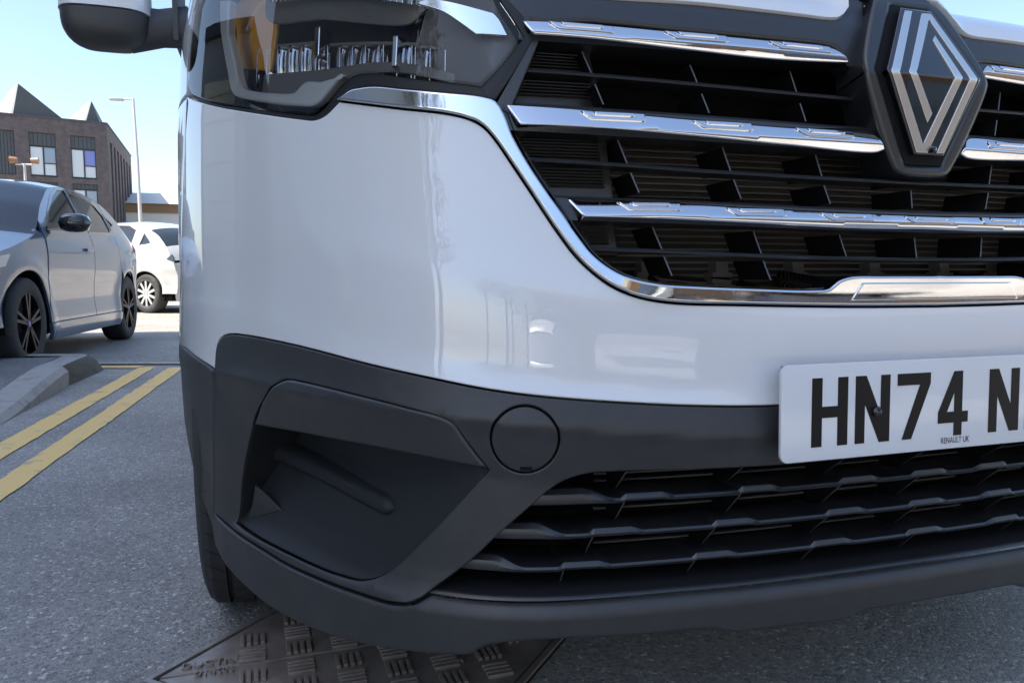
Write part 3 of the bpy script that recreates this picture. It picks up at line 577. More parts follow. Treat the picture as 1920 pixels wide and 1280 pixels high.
# saw-tooth roofs: dark gable to the front, ribbed pale slope on the left
def tooth(al, ap, ar, zt, back):
    r = empty('roof_peak', fp(ap, 9.68, -.3)); r.parent = bld; L = r.location
    def q(a_, z, bk): v = Vector(fp(a_, z, -.3))+E2*bk-L; return (v.x, v.y, v.z)
    MB().add([q(ap-.35,9.66,0),q(ar,9.66,0),q(ap,zt,0)], [(0,1,2)]).build('gable', 'clad', r, flat=True)
    mb = MB(); n = 26
    lo0, lo1 = Vector(q(al,9.66,1.6)), Vector(q(ap-.35,9.66,0)); hi = Vector(q(ap,zt,0)); hb = Vector(q(ap-.4,zt,back)); lb = Vector(q(al-.6,9.66,back))
    pts = []
    for k in range(n+1):
        t = k/n; a_ = lo0.lerp(lo1, t); b_ = lo0.lerp(hi, t); o_ = Vector((-.05,-.06,.05))*(k % 2); pts.append((a_+o_, b_+o_))
    for k in range(n): mb.add([pts[k][0], pts[k+1][0], pts[k+1][1], pts[k][1]], [(0,1,2,3)])
    mb.build('ribbed_slope', 'cladrib', r, flat=True)
    MB().add([q(ap,zt,0), q(ar,9.66,0), q(ar,9.66,back), hb], [(0,1,2,3)]).build('back_slope', 'clad', r, flat=True)
    MB().add([lo0, hi, hb, lb], [(0,1,2,3)]).build('left_slope', 'cladrib', r, flat=True)
tooth(-6.2,-4.36,-2.2,11.45,5)
tooth(-2.45,-.72,-.34,10.92,5)
tooth(-10.4,-8.6,-6.3,11.5,5)
# ---------------------------------------------------------------- low pale building behind
M['render'] = mat('cream_render', (.78,.75,.71), .8); M['tanroof'] = mat('tan_roof_sheet', (.70,.67,.60), .6); M['brown'] = mat('brown_fascia', (.30,.19,.10), .7)
lb = empty('low_building', (-7,60,0)); tag(lb, 'low cream building with shallow roof and brown fascia beyond the lamp post', 'building')
mb = MB().box(-9,26,0,14,0,5.05); mb.build('wall', 'render', lb, flat=True)
MB().box(-9.2,26.2,-.15,-.002,5.0,5.62).build('fascia', 'brown', lb, flat=True)
MB().add([(-9.4,-.4,5.63),(26.4,-.4,5.63),(26.4,5,6.9),(-9.4,5,6.9),(26.4,14,5.6),(-9.4,14,5.6)], [(0,1,2,3),(3,2,4,5)]).build('roof', 'tanroof', lb, flat=True)
MB().box(2.4,4.6,2.2,3.2,6.3,6.75).build('roof_light', 'wframe', lb, flat=True)
vb = MB(); vb.lathe([(.62,6.6),(.62,7.05),(.45,7.2),(0.02,7.24)], 16, 'z'); vo_ = vb.build('roof_vent', 'wframe', lb); vo_.location = (4.2,5.2,0)
# ---------------------------------------------------------------- lamp column and floodlight post
M['galv'] = mat('galvanised', (.45,.45,.44), .5, metal=.3)
lp = empty('lamp_column', (-4.80,33.3,0)); tag(lp, 'tall slim grey street lamp column with arm pointing left', 'street lamp')
MB().tube([(0,0,0),(0,.02,1.5),(-.05,.2,5),(-.14,.45,7.6)], [.085,.08,.06,.045], 10).build('column', 'galv', lp)
MB().tube([(-.14,.45,7.58),(-.62,.58,7.56)], .035, 8).build('arm', 'galv', lp)
h_ = MB().box(-1.02,-.50,.46,.70,7.50,7.60).build('lamp_head', 'galv', lp); bevel(h_, .03)
fl = empty('floodlight_post', (-7.67,29.25,0)); tag(fl, 'short post carrying twin floodlights above the grey hatchback roof', 'floodlight')
MB().tube([(0,0,0),(0,0,4.3)], .045, 8).build('post', 'galv', fl)
MB().tube([(-.26,0,4.28),(.26,0,4.28)], .03, 6).build('crossbar', 'galv', fl)
M['sun_orange'] = mat('sun_tinted_lamp_shell', (.26,.14,.075), .4, metal=.3)  # sun glow on the lamp heads is put into this orange colour
for sx in (-1, 1):
    mb = MB(); mb.lathe([(.02,-.12),(.09,-.10),(.105,.02),(.12,.12),(.02,.125)], 16, 'x'); o = mb.build('lamp_head', 'sun_orange', fl); o.location = (sx*.30, 0, 4.42); o.rotation_euler = (0, 0, 0 if sx > 0 else math.pi)
# ================================================================== the van
van = empty('van', (.80,.70,0)); tag(van, 'white panel van seen close at its front corner, with chrome grille and grey bumper', 'van')
def plate_div(V):
    o = mesh('grille_divider', V, [(0,1,2,3),(7,6,5,4),(0,4,5,1),(1,5,6,2),(2,6,7,3),(3,7,4,0)], 'deep', van, flat=True)
    o.data.materials.append(M['edge']); o.data.polygons[2].material_index = 1; return o  # front edge coloured lighter to look lit, faces left deep black
def cz(poly): return [(min(p[0], 0.), p[1]) for p in poly]        # clip a curve at the centre line
ARC_S, ARC_Z, ARC_R = -1.568, .345, .385                            # front wheel arch centre along the side, radius
def arc(a0, a1, n, r=ARC_R): return [(ARC_S+r*math.cos(R(a0+(a1-a0)*i/n)), ARC_Z+r*math.sin(R(a0+(a1-a0)*i/n))) for i in range(n+1)]
# ---- white bumper cover (whole width, one piece)
wbl = P_('white_border'); low = P_('chrome_low'); lamp = P_('lamp_bot'); sl_ = P_('white_slant')
def at_centre(l, z): return [p for p in l if p[0] < -.004]+[(0., z)]
wbl = at_centre(wbl, .511); low = at_centre(low, .617)
half_top = join(lamp, [p for p in low if p[0] > lamp[-1][0]+.002])                      # left -> centre
half_bot = join([(-1.415,.545)], sl_[::-1], wbl[1:])
half = lambda l: [(-s, z) for s, z in l[::-1]]
edge_l = dens([(-1.415,.545),(-1.415,.948),(-1.26,.942)], .012)[:-1]
edge_l = [p for p in edge_l if not (p[1] > .941 and p[0] > -1.27)]
out = join(half_bot, half(half_bot)[1:], [(-s, z) for s, z in edge_l], [(-s, z) for s, z in half_top], half_top[::-1][1:], edge_l[::-1])
panel('bumper_cover', out, 'paint', van, th=.012, bev=.0016, grid=.012)
# ---- dark grained trim
tl = P_('trim_left'); tb = P_('trim_bottom'); td = at_centre(P_('trim_diag'), .440)
G_ = .0022                                                            # panel gap
wb2 = [(s+.0, z-G_) for s, z in wbl]
fogo = crv(PLAN['fog'], closed=True); towo = crv(PLAN['tow'], closed=True, step=.004)
tc_ = np.mean(np.array(towo), 0); tr_ = np.mean(np.linalg.norm(np.array(towo)-tc_, axis=1))
circ = lambda r, n=56: [(tc_[0]+r*math.cos(2*math.pi*i/n), tc_[1]+r*math.sin(2*math.pi*i/n)) for i in range(n)]
trim_half = join(wb2[::-1][:-1], [(s+.0025, z) for s, z in tl], [(s, z+.002) for s, z in tb[1:-2]], td)
mir = lambda l: [(-s, z) for s, z in l[::-1]]
trim_w = join(trim_half[::-1][:0], wb2[:-1], [(0., .511-G_)], mir(wb2[:-1]), mir([(s+.0025, z) for s, z in tl])[::-1], [(-s, z+.002) for s, z in tb[1:-2]], [(-s, z) for s, z in td], td[::-1][1:], [(s, z+.002) for s, z in tb[1:-2]][::-1], [(s+.0025, z) for s, z in tl][::-1])
panel('bumper_trim', trim_w, 'plastic', van, th=.02, bev=.002, grid=.010, holes=[fogo, circ(tr_+.0018), mir(fogo), mir(circ(tr_+.0018))])
for sd in (1, -1):
    tw = panel('tow_cover', circ(tr_-.0006), 'plastic', van, th=.006, bev=.0018, grid=.010, side=sd)
    tn = P_('tow_notch'); z0 = tn[0][1]; s0, s1 = tn[0][0], tn[-1][0]
    panel('pry_slot', dens([(s0,z0-.002),(s1,z0-.002),(s1,z0+.002),(s0,z0+.002)], .004), 'deep', tw, off=.0006, th=.002, bev=.0004, side=sd)
    panel('tow_well', circ(tr_+.012, 40), 'deep', van, off=-.010, th=.004, bev=.001, side=sd)
# ---- fog lamp recess: visor above, floor falling away to the outer side, rib, corner gusset
fl_o = crv(PLAN['fog_floor'], closed=True)
def fog_off(s, z):
    d1 = (s+.587)*-.73+(.444-z)*-.0                                   # distance from the inner point
    n1 = np.array([-.687,.727]); n1 = n1/np.linalg.norm(n1)           # inward normal of the diagonal edge
    dd = np.maximum(((s+.590)*-.80+(z-.444)*.60), 0)                   # from the inner diagonal
    db = np.maximum(z-.288, 0)                                         # from the bottom edge
    deep = .10*(1-np.exp(-dd/.22))
    deep = deep*np.clip((db+.004)/.13, 0, 1)
    return -.003-deep
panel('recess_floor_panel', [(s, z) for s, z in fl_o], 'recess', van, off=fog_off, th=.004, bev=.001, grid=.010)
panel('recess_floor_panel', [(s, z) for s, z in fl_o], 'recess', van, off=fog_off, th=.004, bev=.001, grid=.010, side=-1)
vis = crv(PLAN['visor'], closed=True)
fo_ = np.array(fogo); nfo = len(fo_)
for sd in (1, -1):
    V = np.vstack([skin(fo_[:,0], fo_[:,1], np.full(nfo, o_)) for o_ in (-.006,-.05,-.135)])*([1,1,1] if sd > 0 else [-1,1,1])
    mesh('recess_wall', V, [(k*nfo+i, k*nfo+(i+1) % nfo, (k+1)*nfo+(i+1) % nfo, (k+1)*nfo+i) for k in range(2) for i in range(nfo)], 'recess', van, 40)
def vis_off(s, z): return .0015+0*s
for sd in (1, -1):
    panel('recess_visor', vis, 'plastic', van, off=vis_off, th=.05, bev=.004, grid=.010, side=sd)
    # rib rising out of the floor
    pth = [(s, .392+(.376-.392)*(s+1.09)/.36) for s in np.linspace(-1.07,-.735,40)]
    def rsec(s, i):
        t = i/39; w_ = .0145*(1-.12*t); e_ = math.sqrt(max(0, 1-max(0, (t-.93)/.07)**2))*.98+.02; fo = float(fog_off(np.array(s), np.array(.385)))
        o0 = -.046+.006*t; o0 = max(o0, fo+.012*e_+.001)
        return [(fo-.01, -w_*e_), (o0-.010*e_-.004, -w_*e_), (o0-.003, -.75*w_*e_), (o0, -.2*w_*e_), (o0-.001, .3*w_*e_), (o0-.006, .8*w_*e_), (fo-.01, 1.1*w_*e_)]
    sweep('recess_rib', pth, rsec, 'recess', van, side=sd, angle=60)
    gp = dens([(-1.064,.297),(-.992,.322),(-1.050,.350)], .012)
    panel('corner_gusset', gp, 'smooth_plastic', van, off=lambda s, z: -.010-.16*np.maximum(s+1.064, 0), th=.004, bev=.001, side=sd)
# ---- lower valance with wheel-arch cladding
lip_in = [(float(s), .2965) for s in np.linspace(-.669,0,60)]
lb_ = PLAN['lip_bottom']; lbp = crv([p for p in lb_ if p[0] > -1180], step=.008); lbp = sorted(lbp)
lbp = [p for p in lbp if p[0] < -.004]+[(0., .2505)]
arch_pts = arc(28, 180-28, 2)
front_arc = [p for p in arc(0, 75, 24)]                                  # front part of the arch, bottom to top
v_arc = [p for p in front_arc if p[1] < .541]
val_l = join([(s, z-.0025) for s, z in sl_[::-1] if s > -1.335], [(s-.0005, z) for s, z in tl[1:]], [(s, z-.0025) for s, z in tb[1:]], lip_in[1:])
val_r = join(lbp[::-1], [(-1.165,.232),(-1.178,.262)], [(-1.205,.280),(-1.27,.320),(-1.37,.400),(-1.413,.480)], [(-1.415,.5405)])
VALO = lambda s, z: .0045*(1-_ss((np.abs(s)-1.10)/.08))-.0005
val = join(val_l, mir(val_l), mir(val_r)[0:0] or [(-s, z) for s, z in val_r[::-1]], val_r)
panel('lower_valance', dens(val, .012), 'plastic', van, off=VALO, th=.035, bev=.005, grid=.012)
# ---- lower grille: fins with toothed front edges, dividers, backing
cavity = join([(0.,.29)], [(-.66,.285),(-.675,.295)], [(s-.012, z+.006) for s, z in td], [(0.,.455)])
def teeth(key):
    l = sorted(PLAN[key]); return [(l[i][0]/1000, l[i+1][0]/1000) for i in range(0, len(l)-1, 2)]
fin_z = {'1': .4015, '2': .3620, '3': .3235}
for f in '123':
    z0 = fin_z[f]; tt = [t for t in teeth('teeth'+f) if t[0] < -.03]; s_end = PLAN['fin'+f][0][0]/1000-.012
    tt2 = tt+[(-.022,.022)]; step_s = tt[0][0]
    ss = np.unique(np.round(np.r_[np.arange(s_end, 0.0001, .004), [q for t in tt2 for q in (t[0]-.006, t[0], t[1], t[1]+.015)]], 4)); ss = ss[ss <= 0]
    ss = np.r_[ss, -ss[::-1][1:] if ss[-1] == 0 else -ss[::-1]]
    allt = tt2[:-1]+[(-.022,.022)]+[(-b, -a) for a, b in tt]
    def tooth_h(s):
        h = 0.
        for a_, b_ in allt:
            ra, rb = (.006, .015) if a_ < 0 else (.015, .006)
            if a_-ra <= s <= b_+rb: h = max(h, min(1., (s-a_+ra)/ra, (b_+rb-s)/rb))
        return h
    s_in = -s_end-.075
    def fsec(s, i):
        h = tooth_h(s)*.0050; bulge = float(_ss((abs(s)-(s_in-.032))/.045))
        top = .0030+h+.0120*bulge; bot = -.0036+h*.35
        f0 = -.012-.003*bulge
        return [(f0-.003, bot), (f0, bot+.0015), (f0+.0008, (bot+top)*.35), (f0-.0006, top-.003-.003*bulge), (f0-.0025-.004*bulge, top-.0006), (f0-.006-.010*bulge, top), (f0-.085, .004+h*.2-.006), (f0-.085, bot-.006)]
    sweep('grille_fin', [(float(s), z0) for s in ss], fsec, 'smooth_plastic', van, angle=28)
rows = [('teeth1', .4375, fin_z['1']), ('teeth1', fin_z['1'], fin_z['2']), ('teeth2', fin_z['2'], fin_z['3']), ('teeth3', fin_z['3'], .292)]
for key, zt, zb in rows:
    xs = [t[0] for t in teeth(key)]
    for s in sorted({round(x, 3) for x in xs if x < -.03} | {-.012}):
        for sd in ((1, -1) if s < -.02 else (1,)):
            pts = [(-.016,zt-.002),(-.050,zb+.003),(-.10,zb+.002),(-.10,zt-.002)]
            V = []
            for ds in (-.0011, .0011): V.append(skin(np.full(4, s+ds), np.array([p[1] for p in pts]), np.array([p[0] for p in pts])))
            V = np.vstack(V)*([1,1,1] if sd > 0 else [-1,1,1])
            plate_div(V)
lc = join([(-.70,.24),(-.02,.24)], [(0.,.24),(0.,.47),(-.70,.47)])
for sd in (1, -1): panel('grille_backing', dens(lc, .02), 'deep', van, off=-.125, th=.004, bev=.001, grid=.03, side=sd)
mb = MB()
for z in np.arange(.30,.436,.0088):
    if abs(((z-.3) % .04)-.02) < .004: continue
    ss = np.linspace(-.44,.44,45); n = len(ss); V = np.vstack([skin(ss, np.full(n, z+dz), np.full(n, o)) for o, dz in ((-.082,-.0011),(-.082,.0011),(-.088,.0011),(-.088,-.0011))])
    mb.add(V, [(j*n+i, j*n+i+1, ((j+1) % 4)*n+i+1, ((j+1) % 4)*n+i) for i in range(n-1) for j in range(4)])
o = mb.build('guard_bars', 'guard', van); o['kind'] = 'stuff'
# sill below the fins (cooler duct floor) is the valance ledge: a shelf running back
ss = np.linspace(-.668,.668,100)
sweep('valance_shelf', [(float(s), .2965) for s in ss], lambda s, i: [(-.0045,-.002),(-.0045,.0010),(-.008,.0020),(-.12,.005),(-.12,-.006),(-.03,-.006)], 'smooth_plastic', van)
# ---- chrome frame round the upper grille
cin = [p for p in P_('chrome_in') if p[0] < -.006]+[(0.,.6565)]
low_c = [(s+.0003, z+.0026) for s, z in low]
low_c = [(s+.0022*(1 if .64 < z < .83 else 0), z) for s, z in low_c]
frame_half = join([p for p in low_c if p[0] < -.0005], [(0.,.6196)])
fr_o = join(frame_half, half(frame_half)[1:], [(-s, z) for s, z in cin], cin[::-1][1:])
def chr_off(s, z):
    a_ = np.abs(s); zb = .617+.0*s
    t = np.clip((z-.617)/.028, 0, 1)
    flat = _ss((.47-a_)/.10)
    t2 = np.clip((z-.617)/.040, 0, 1); return .005+flat*(-.002+.0125*t2)
panel('chrome_frame', fr_o, 'chrome', van, off=chr_off, th=.012, bev=.003, grid=.007)
bp_ = [(-.132,.6285),(-.119,.6465),(.119,.6465),(.132,.6285)]
bpl = panel('badge_plate', dens(inset(np.array(bp_), .002).tolist(), .008), 'chrome', van, off=lambda s, z: .0045+.0125*np.clip((z-.617)/.040, 0, 1), th=.004, bev=.0018, grid=.01)
# ---- chrome bars
def bar_off(zb, zt):
    zf = zb+.36*(zt-zb)
    def f(s, z):
        u = (z-zf)/(zt-zb); return .010-.016*np.maximum(u, 0)**1.15*1.0-.004*np.maximum(-u, 0)/.36
    return f
def bar_outline(key, to_centre=False):
    l = crv(PLAN[key], closed=True, step=.006)
    return l
bars = {}
for key, zb, zt, full in (('chrome1',.918,.941,False), ('chrome2',.812,.840,False), ('chrome3',.716,.737,True)):
    o_ = bar_outline(key); fo = bar_off(zb, zt)
    if full:
        l = [p for p in o_ if p[0] < -.012]
        k = max(range(len(l)), key=lambda i: math.hypot(l[i][0]-l[(i+1) % len(l)][0], l[i][1]-l[(i+1) % len(l)][1]))
        l = l[k+1:]+l[:k+1]                                           # runs from one cut end to the other
        outl = join(l, half(l)) if True else l
        outl = join(l, [(-s, z) for s, z in l[::-1]])
        bars[key] = [panel('chrome_bar', dens(outl, .008), 'chrome', van, off=fo, th=.014, bev=.0022, grid=.006)]
        sides = (1,)
    else: bars[key] = [panel('chrome_bar', o_, 'chrome', van, off=fo, th=.014, bev=.0022, grid=.006, side=sd) for sd in (1, -1)]
    tb_ = PLAN['tabs'+key[-1]]
    for i in range(0, len(tb_), 2):
        a_, b_ = tb_[i][0]/1000, tb_[i+1][0]/1000; z_ = (tb_[i][1]+tb_[i+1][1])/2000
        if full and a_ > -.06: a_, b_ = -.040, .040
        for sd in (1, -1):
            if full and a_ == -.040 and sd < 0: continue
            z1 = z_-.0014; z2 = z1-.0092
            par = bars[key][0 if (sd > 0 or full) else 1]
            tabo = dens([(a_,z1),(b_,z1),(b_-.001,z2),(a_+.012,z2)], .006)
            panel('raised_tab', tabo, 'chrome', par, off=lambda s, z, fo=fo: fo(s, z)+.0026, th=.005, bev=.0010, grid=.006, side=sd)
            t2 = dens([(a_+.015,z1-.0005),(b_-.014,z1-.0005),(b_-.014,z1-.0042),(a_+.019,z1-.0042)], .006)
            panel('raised_tab', t2, 'bright', par, off=lambda s, z, fo=fo: fo(s, z)+.0048, th=.005, bev=.0008, grid=.006, side=sd)
# dark carriers behind and above the chrome bars
for key, zb, zt, s_a, s_b in (('chrome1',.915,.946,-.556,-.085), ('chrome2',.809,.852,-.590,-.045), ('chrome3',.713,.750,-.507,0.)):
    for sd in ((1, -1) if s_b < -.01 else (1,)):
        ss = np.linspace(s_a, s_b if s_b < -.01 else -s_a, 70)
        zz = np.interp(np.abs(ss), [0,.15,.35,.6], {'chrome1': [.934,.934,.931,.931], 'chrome2': [.827,.827,.830,.834], 'chrome3': [.725,.7265,.730,.734]}[key])
        h = (zt-zb)/2
        sweep('bar_carrier', [(float(s), float(z)) for s, z in zip(ss, zz)], lambda s, i, h=h: [(-.004,-h*.72),(-.006,h*.62),(-.009,h*.78),(-.065,h*.86),(-.065,-h*.7),(-.02,-h*.8)], 'smooth_plastic', van, side=sd, angle=30)
# thin slats
for key in ('slat1', 'slat2', 'slat3'):
    l = [p for p in P_(key, step=.012) if p[0] < -.004]
    if key == 'slat1':
        for sd in (1, -1): sweep('grille_slat', join([(l[0][0]-.02, l[0][1]+.001)], l), lambda s, i: [(-.012,-.0020),(-.0105,0),(-.012,.0022),(-.060,.0040),(-.060,-.0005)], 'smooth_plastic', van, side=sd)
    else:
        l = join([(l[0][0]-.02, l[0][1]+.001)], l); l = join(l, [(0., l[-1][1])], half(l))
        sweep('grille_slat', l, lambda s, i: [(-.012,-.0020),(-.0105,0),(-.012,.0022),(-.060,.0040),(-.060,-.0005)], 'smooth_plastic', van)
# dividers
for key, l in PLAN.items():
    if not key.startswith('div'): continue
    (s0, z0), (s1, z1) = [(p[0]/1000, p[1]/1000) for p in l[:2]]
    mid = key[-1] in 'mn'
    if mid: s0 = s1 = 0
    for sd in ((1,) if mid else (1, -1)):
        pts = [(s0,z0,-.018),(s1,z1,-.018),(s1,z1,-.085),(s0,z0,-.085)]; V = []
        for ds in (-.0010, .0010): V.append(skin(np.array([p[0]+ds for p in pts]), np.array([p[1] for p in pts]), np.array([p[2] for p in pts])))
        V = np.vstack(V)*([1,1,1] if sd > 0 else [-1,1,1])
        plate_div(V)
# ribbed blanking panels at the outer ends
for key in ('rib1', 'rib2', 'rib3'):
    c = [(p[0]/1000, p[1]/1000) for p in PLAN[key]]; zt = (c[0][1]+c[1][1])/2; zb = (c[2][1]+c[3][1])/2; nr = int((zt-zb)/.0036)
    for sd in (1, -1):
        mb = MB()
        for k in range(nr):
            t = (k+.5)/nr; z = zt+(zb-zt)*t; a_ = c[0][0]+(c[3][0]-c[0][0])*t-.004; b_ = c[1][0]+(c[2][0]-c[1][0])*t; ss = np.linspace(a_, b_, 8); n = 8
            V = np.vstack([skin(ss, np.full(n, z+dz), np.full(n, o)) for o, dz in ((-.044,-.0004),(-.0435,.0004),(-.050,.0017),(-.050,-.0017))])*([1,1,1] if sd > 0 else [-1,1,1])
            mb.add(V, [(j*n+i, j*n+i+1, ((j+1) % 4)*n+i+1, ((j+1) % 4)*n+i) for i in range(n-1) for j in range(4)]+[(0,n,2*n,3*n),(n-1,2*n-1,3*n-1,4*n-1)])
        o = mb.build('ribbed_blank', 'smooth_plastic', van); o['kind'] = 'stuff'
        panel('blank_backing', dens([(c[0][0]-.03,zt+.01),(c[1][0]+.012,zt+.01),(c[2][0]+.012,zb-.012),(c[3][0]-.03,zb-.012)], .02), 'smooth_plastic', van, off=-.0495, th=.01, bev=.001, grid=.03, side=sd)
# radiator behind
for sd in (1, -1): panel('grille_backing', dens([(-.68,.60),(0,.60),(0,1.0),(-.68,1.0)], .03), 'deep', van, off=-.15, th=.004, bev=.001, grid=.05, side=sd)
panel('radiator_core', dens([(-.42,.63),(.42,.63),(.42,.83),(-.42,.83)], .02), 'radiator', van, off=-.118, th=.02, bev=.001, grid=.03)
mb = MB()
for z in np.arange(.64,.83,.0085):
    ss = np.linspace(-.42,.42,30); n = len(ss); V = np.vstack([skin(ss, np.full(n, z+dz), np.full(n, o)) for o, dz in ((-.108,-.0011),(-.108,.0011),(-.119,.0014),(-.119,-.0014))])
    mb.add(V, [(j*n+i, j*n+i+1, ((j+1) % 4)*n+i+1, ((j+1) % 4)*n+i) for i in range(n-1) for j in range(4)])
o = mb.build('radiator_fins', 'guard', van); o['kind'] = 'stuff'
mb = MB()
for s0 in (-.36,-.25,-.13,.0,.13,.25,.36): 
    for z0, wd, ht in ((.660,.018,.014),(.655,.03,.006)):
        V = skin(np.array([s0-wd/2,s0+wd/2,s0+wd/2,s0-wd/2]), np.array([z0,z0,z0+ht,z0+ht]), np.full(4,-.09)); mb.add(np.vstack([V, V+[0,.02,0]]), [(0,1,2,3),(0,1,5,4),(2,3,7,6),(1,2,6,5),(3,0,4,7)])
o = mb.build('mounting_clips', 'guard', van, flat=True); o['kind'] = 'stuff'
# black surround pieces: strip inside the chrome frame, top trim under the bonnet
gin = join([(s+.004, z+.001) for s, z in cin if z > .66 or s > -.45])
wall_p = [(s+.0035, z+.0012) for s, z in cin if s < -.15]
for sd in (1, -1): sweep('grille_surround', [(float(s), float(z)) for s, z in wall_p if z < .85], lambda s, i: [(-.002,-.001),(-.001,.001),(-.10,.012),(-.10,.008)] if s > -.47 else [(-.002,0),(-.001,.0022),(-.10,.004),(-.10,.001)], 'gloss', van, side=sd)
tu = P_('trim_up_low'); he = P_('hood_edge')
tu = [p for p in tu if p[0] < -.085]
top_half = join([(s, z) for s, z in tu], [(-.078,.905),(-.072,.93),(-.060,.975),(-.052,1.012)], [(s, z+.010) for s, z in he[::-1] if s > -.58], [(-.60,.992)])
for sd in (1, -1): panel('grille_top_trim', dens(top_half, .01), 'smooth_plastic', van, off=lambda s, z: -.0035+.0*s-.010*_ss((z-.965)/.03), th=.03, bev=.005, grid=.008, side=sd)
# lateral black pillar between headlamp and grille
pil = dens([(-.592,.848),(-.582,.850),(-.536,.921),(-.548,.945),(-.575,.966),(-.552,.945),(-.520,.921),(-.566,.838),(-.575,.838)], .01)
pil = dens([(-.588,.846),(-.537,.9225),(-.549,.943),(-.574,.965),(-.566,.968),(-.542,.948),(-.526,.922),(-.570,.836)], .008)
for sd in (1, -1): panel('grille_pillar', pil, 'smooth_plastic', van, off=-.004, th=.05, bev=.002, grid=.008, side=sd)
# ---- emblem
def fold(o): return lambda s, z: o-.018*np.clip(np.sqrt(((z-.906)/.092)**2+.0006)-.024, 0, 1.15)
sur = [(-.036,1.026),(.036,1.026),(.052,1.012),(.097,.925),(.0995,.908),(.097,.892),(.052,.799),(.040,.787),(.022,.783),(-.022,.783),(-.040,.787),(-.052,.799),(-.097,.892),(-.0995,.908),(-.097,.925),(-.052,1.012)]
rimo = [(-.031,1.004),(.031,1.004),(.0845,.909),(.029,.797),(-.029,.797),(-.0845,.909)]
sur_c = crv([(a*1000, b*1000) for a, b in sur], closed=True, step=.006)
es_ = panel('emblem_surround', sur_c, 'smooth_plastic', van, off=lambda s, z: fold(.026)(s, z)+.004*0, th=.055, bev=.007, grid=.006, holes=[dens(rimo, .006)])
em = panel('emblem', dens(rimo, .006), 'deep', van, off=fold(.024), th=.03, bev=.001, grid=.006)
pl_ = [(-.0255,.9965),(.0255,.9965),(.076,.908),(.0235,.8085),(-.0245,.8085),(-.0755,.908)]
emp = panel('emblem_plate', dens(pl_, .006), 'gloss', em, off=fold(.033), th=.03, bev=.002, grid=.005)
for key in ('emb_l1', 'emb_l2'):
    panel('emblem_stripe', dens([(p[0]/1000, p[1]/1000) for p in PLAN[key]], .005), 'silver', em, off=fold(.0342), th=.003, bev=.0006, grid=.004)
cb = MB(); cb.lathe([(.0005,-.003),(.003,-.002),(.0045,.002),(.0045,.010)], 20, 'x'); co = cb.build('camera_ball', 'gloss', em); p = skin(np.array([.001]), np.array([.8155]), np.array([.020]))[0]; co.location = p; co.rotation_euler = (R(-25), 0, R(90))
# ---- number plate
mw = .2605; PZ = .502; PY = -.006
npl = empty('number_plate', (0, PY, PZ)); npl.parent = van; npl.rotation_euler = (R(-1.5), 0, 0)
def rrect(hw, hh, r, n=6):
    o = []
    for cx, cy, a0 in ((hw-r,hh-r,0),(-hw+r,hh-r,90),(-hw+r,-hh+r,180),(hw-r,-hh+r,270)):
        for i in range(n+1): t = R(a0+90*i/n); o.append((cx+r*math.cos(t), cy+r*math.sin(t)))
    return o
rr_ = rrect(.260,.0555,.010); n = len(rr_)
o = MB().prism(rr_, lambda x, z: (x, 0, z), lambda x, z: (x, -.0045, z)).build('plate', 'platew', npl); bevel(o, .0012, 2)
GL = {'H': [[(0,0),(14,0),(14,33),(36,33),(36,0),(50,0),(50,79),(36,79),(36,46),(14,46),(14,79),(0,79)]],
 'N': [[(0,0),(13.5,0),(13.5,46),(35,0),(50,0),(50,79),(36.5,79),(36.5,33),(15,79),(0,79)]],
 '7': [[(8,0),(22,0),(50,66),(50,79),(0,79),(0,65),(34,65)]],
 '4': [[(25,0),(37.5,0),(37.5,16),(47,16),(47,29.5),(37.5,29.5),(37.5,79),(24,79),(0,29.5),(0,16),(25,16)], [(13.5,29.5),(25,29.5),(25,54)]],
 'K': [[(0,0),(14,0),(14,25),(20,34),(35,0),(50,0),(29,46),(48,79),(33,79),(14,46),(14,79),(0,79)]]}
def flat_glyph(name, polys, ox, oz, m, parent, y=-.0052, sc=.001):
    vs_ = []; ed = []
    for p in polys:
        k = len(vs_); vs_ += [Vector((a, b)) for a, b in p]; ed += [(k+i, k+(i+1) % len(p)) for i in range(len(p))]
    ov, oe, of, *_ = delaunay_2d_cdt(vs_, ed, [], 1, 1e-5, True)
    ce = np.array([np.mean([(ov[i].x, ov[i].y) for i in f], 0) for f in of]); ok = pip(ce, polys[0])
    for h in polys[1:]: ok &= ~pip(ce, h)
    of = [f for f, g_ in zip(of, ok) if g_]
    V = [(ox+v.x*sc, y, oz+v.y*sc) for v in ov]; nn = len(V); V += [(a, y+.0006, c) for a, b, c in V]
    F = [tuple(f) for f in of]; k = 0
    for p in polys:
        for i in range(len(p)):
            a_, b_ = k+i, k+(i+1) % len(p); F.append((a_, b_, nn+b_, nn+a_))
        k += len(p)
    return mesh(name, V, F, m, parent, flat=True)
for ch, x in zip('HN74NK', (41,102,163,226,307,368)): flat_glyph('letter', GL[ch], -.260+x*.001, -.0395, 'plateb', npl)
def text_mesh(txt, size, m, parent, loc, rot=(0,0,0), ext=.0, name='lettering', font_sx=1.0):
    cu = bpy.data.curves.new(name, 'FONT'); cu.body = txt; cu.size = size; cu.extrude = ext; cu.align_x = 'CENTER'; cu.resolution_u = 3
    ob = bpy.data.objects.new('tmp_text', cu); COL.objects.link(ob); bpy.context.view_layer.update()
    me = bpy.data.meshes.new_from_object(ob.evaluated_get(bpy.context.evaluated_depsgraph_get())); bpy.data.objects.remove(ob); bpy.data.curves.remove(cu)
    me.name = name; me.materials.clear(); o = link(name, me, m, parent); o.location = loc; o.rotation_euler = rot; o.scale = (font_sx, 1, 1); return o
text_mesh('RENAULT UK', .0105, 'plateb', npl, (-.006,-.0050,-.0485), (R(90),0,0), font_sx=.72)
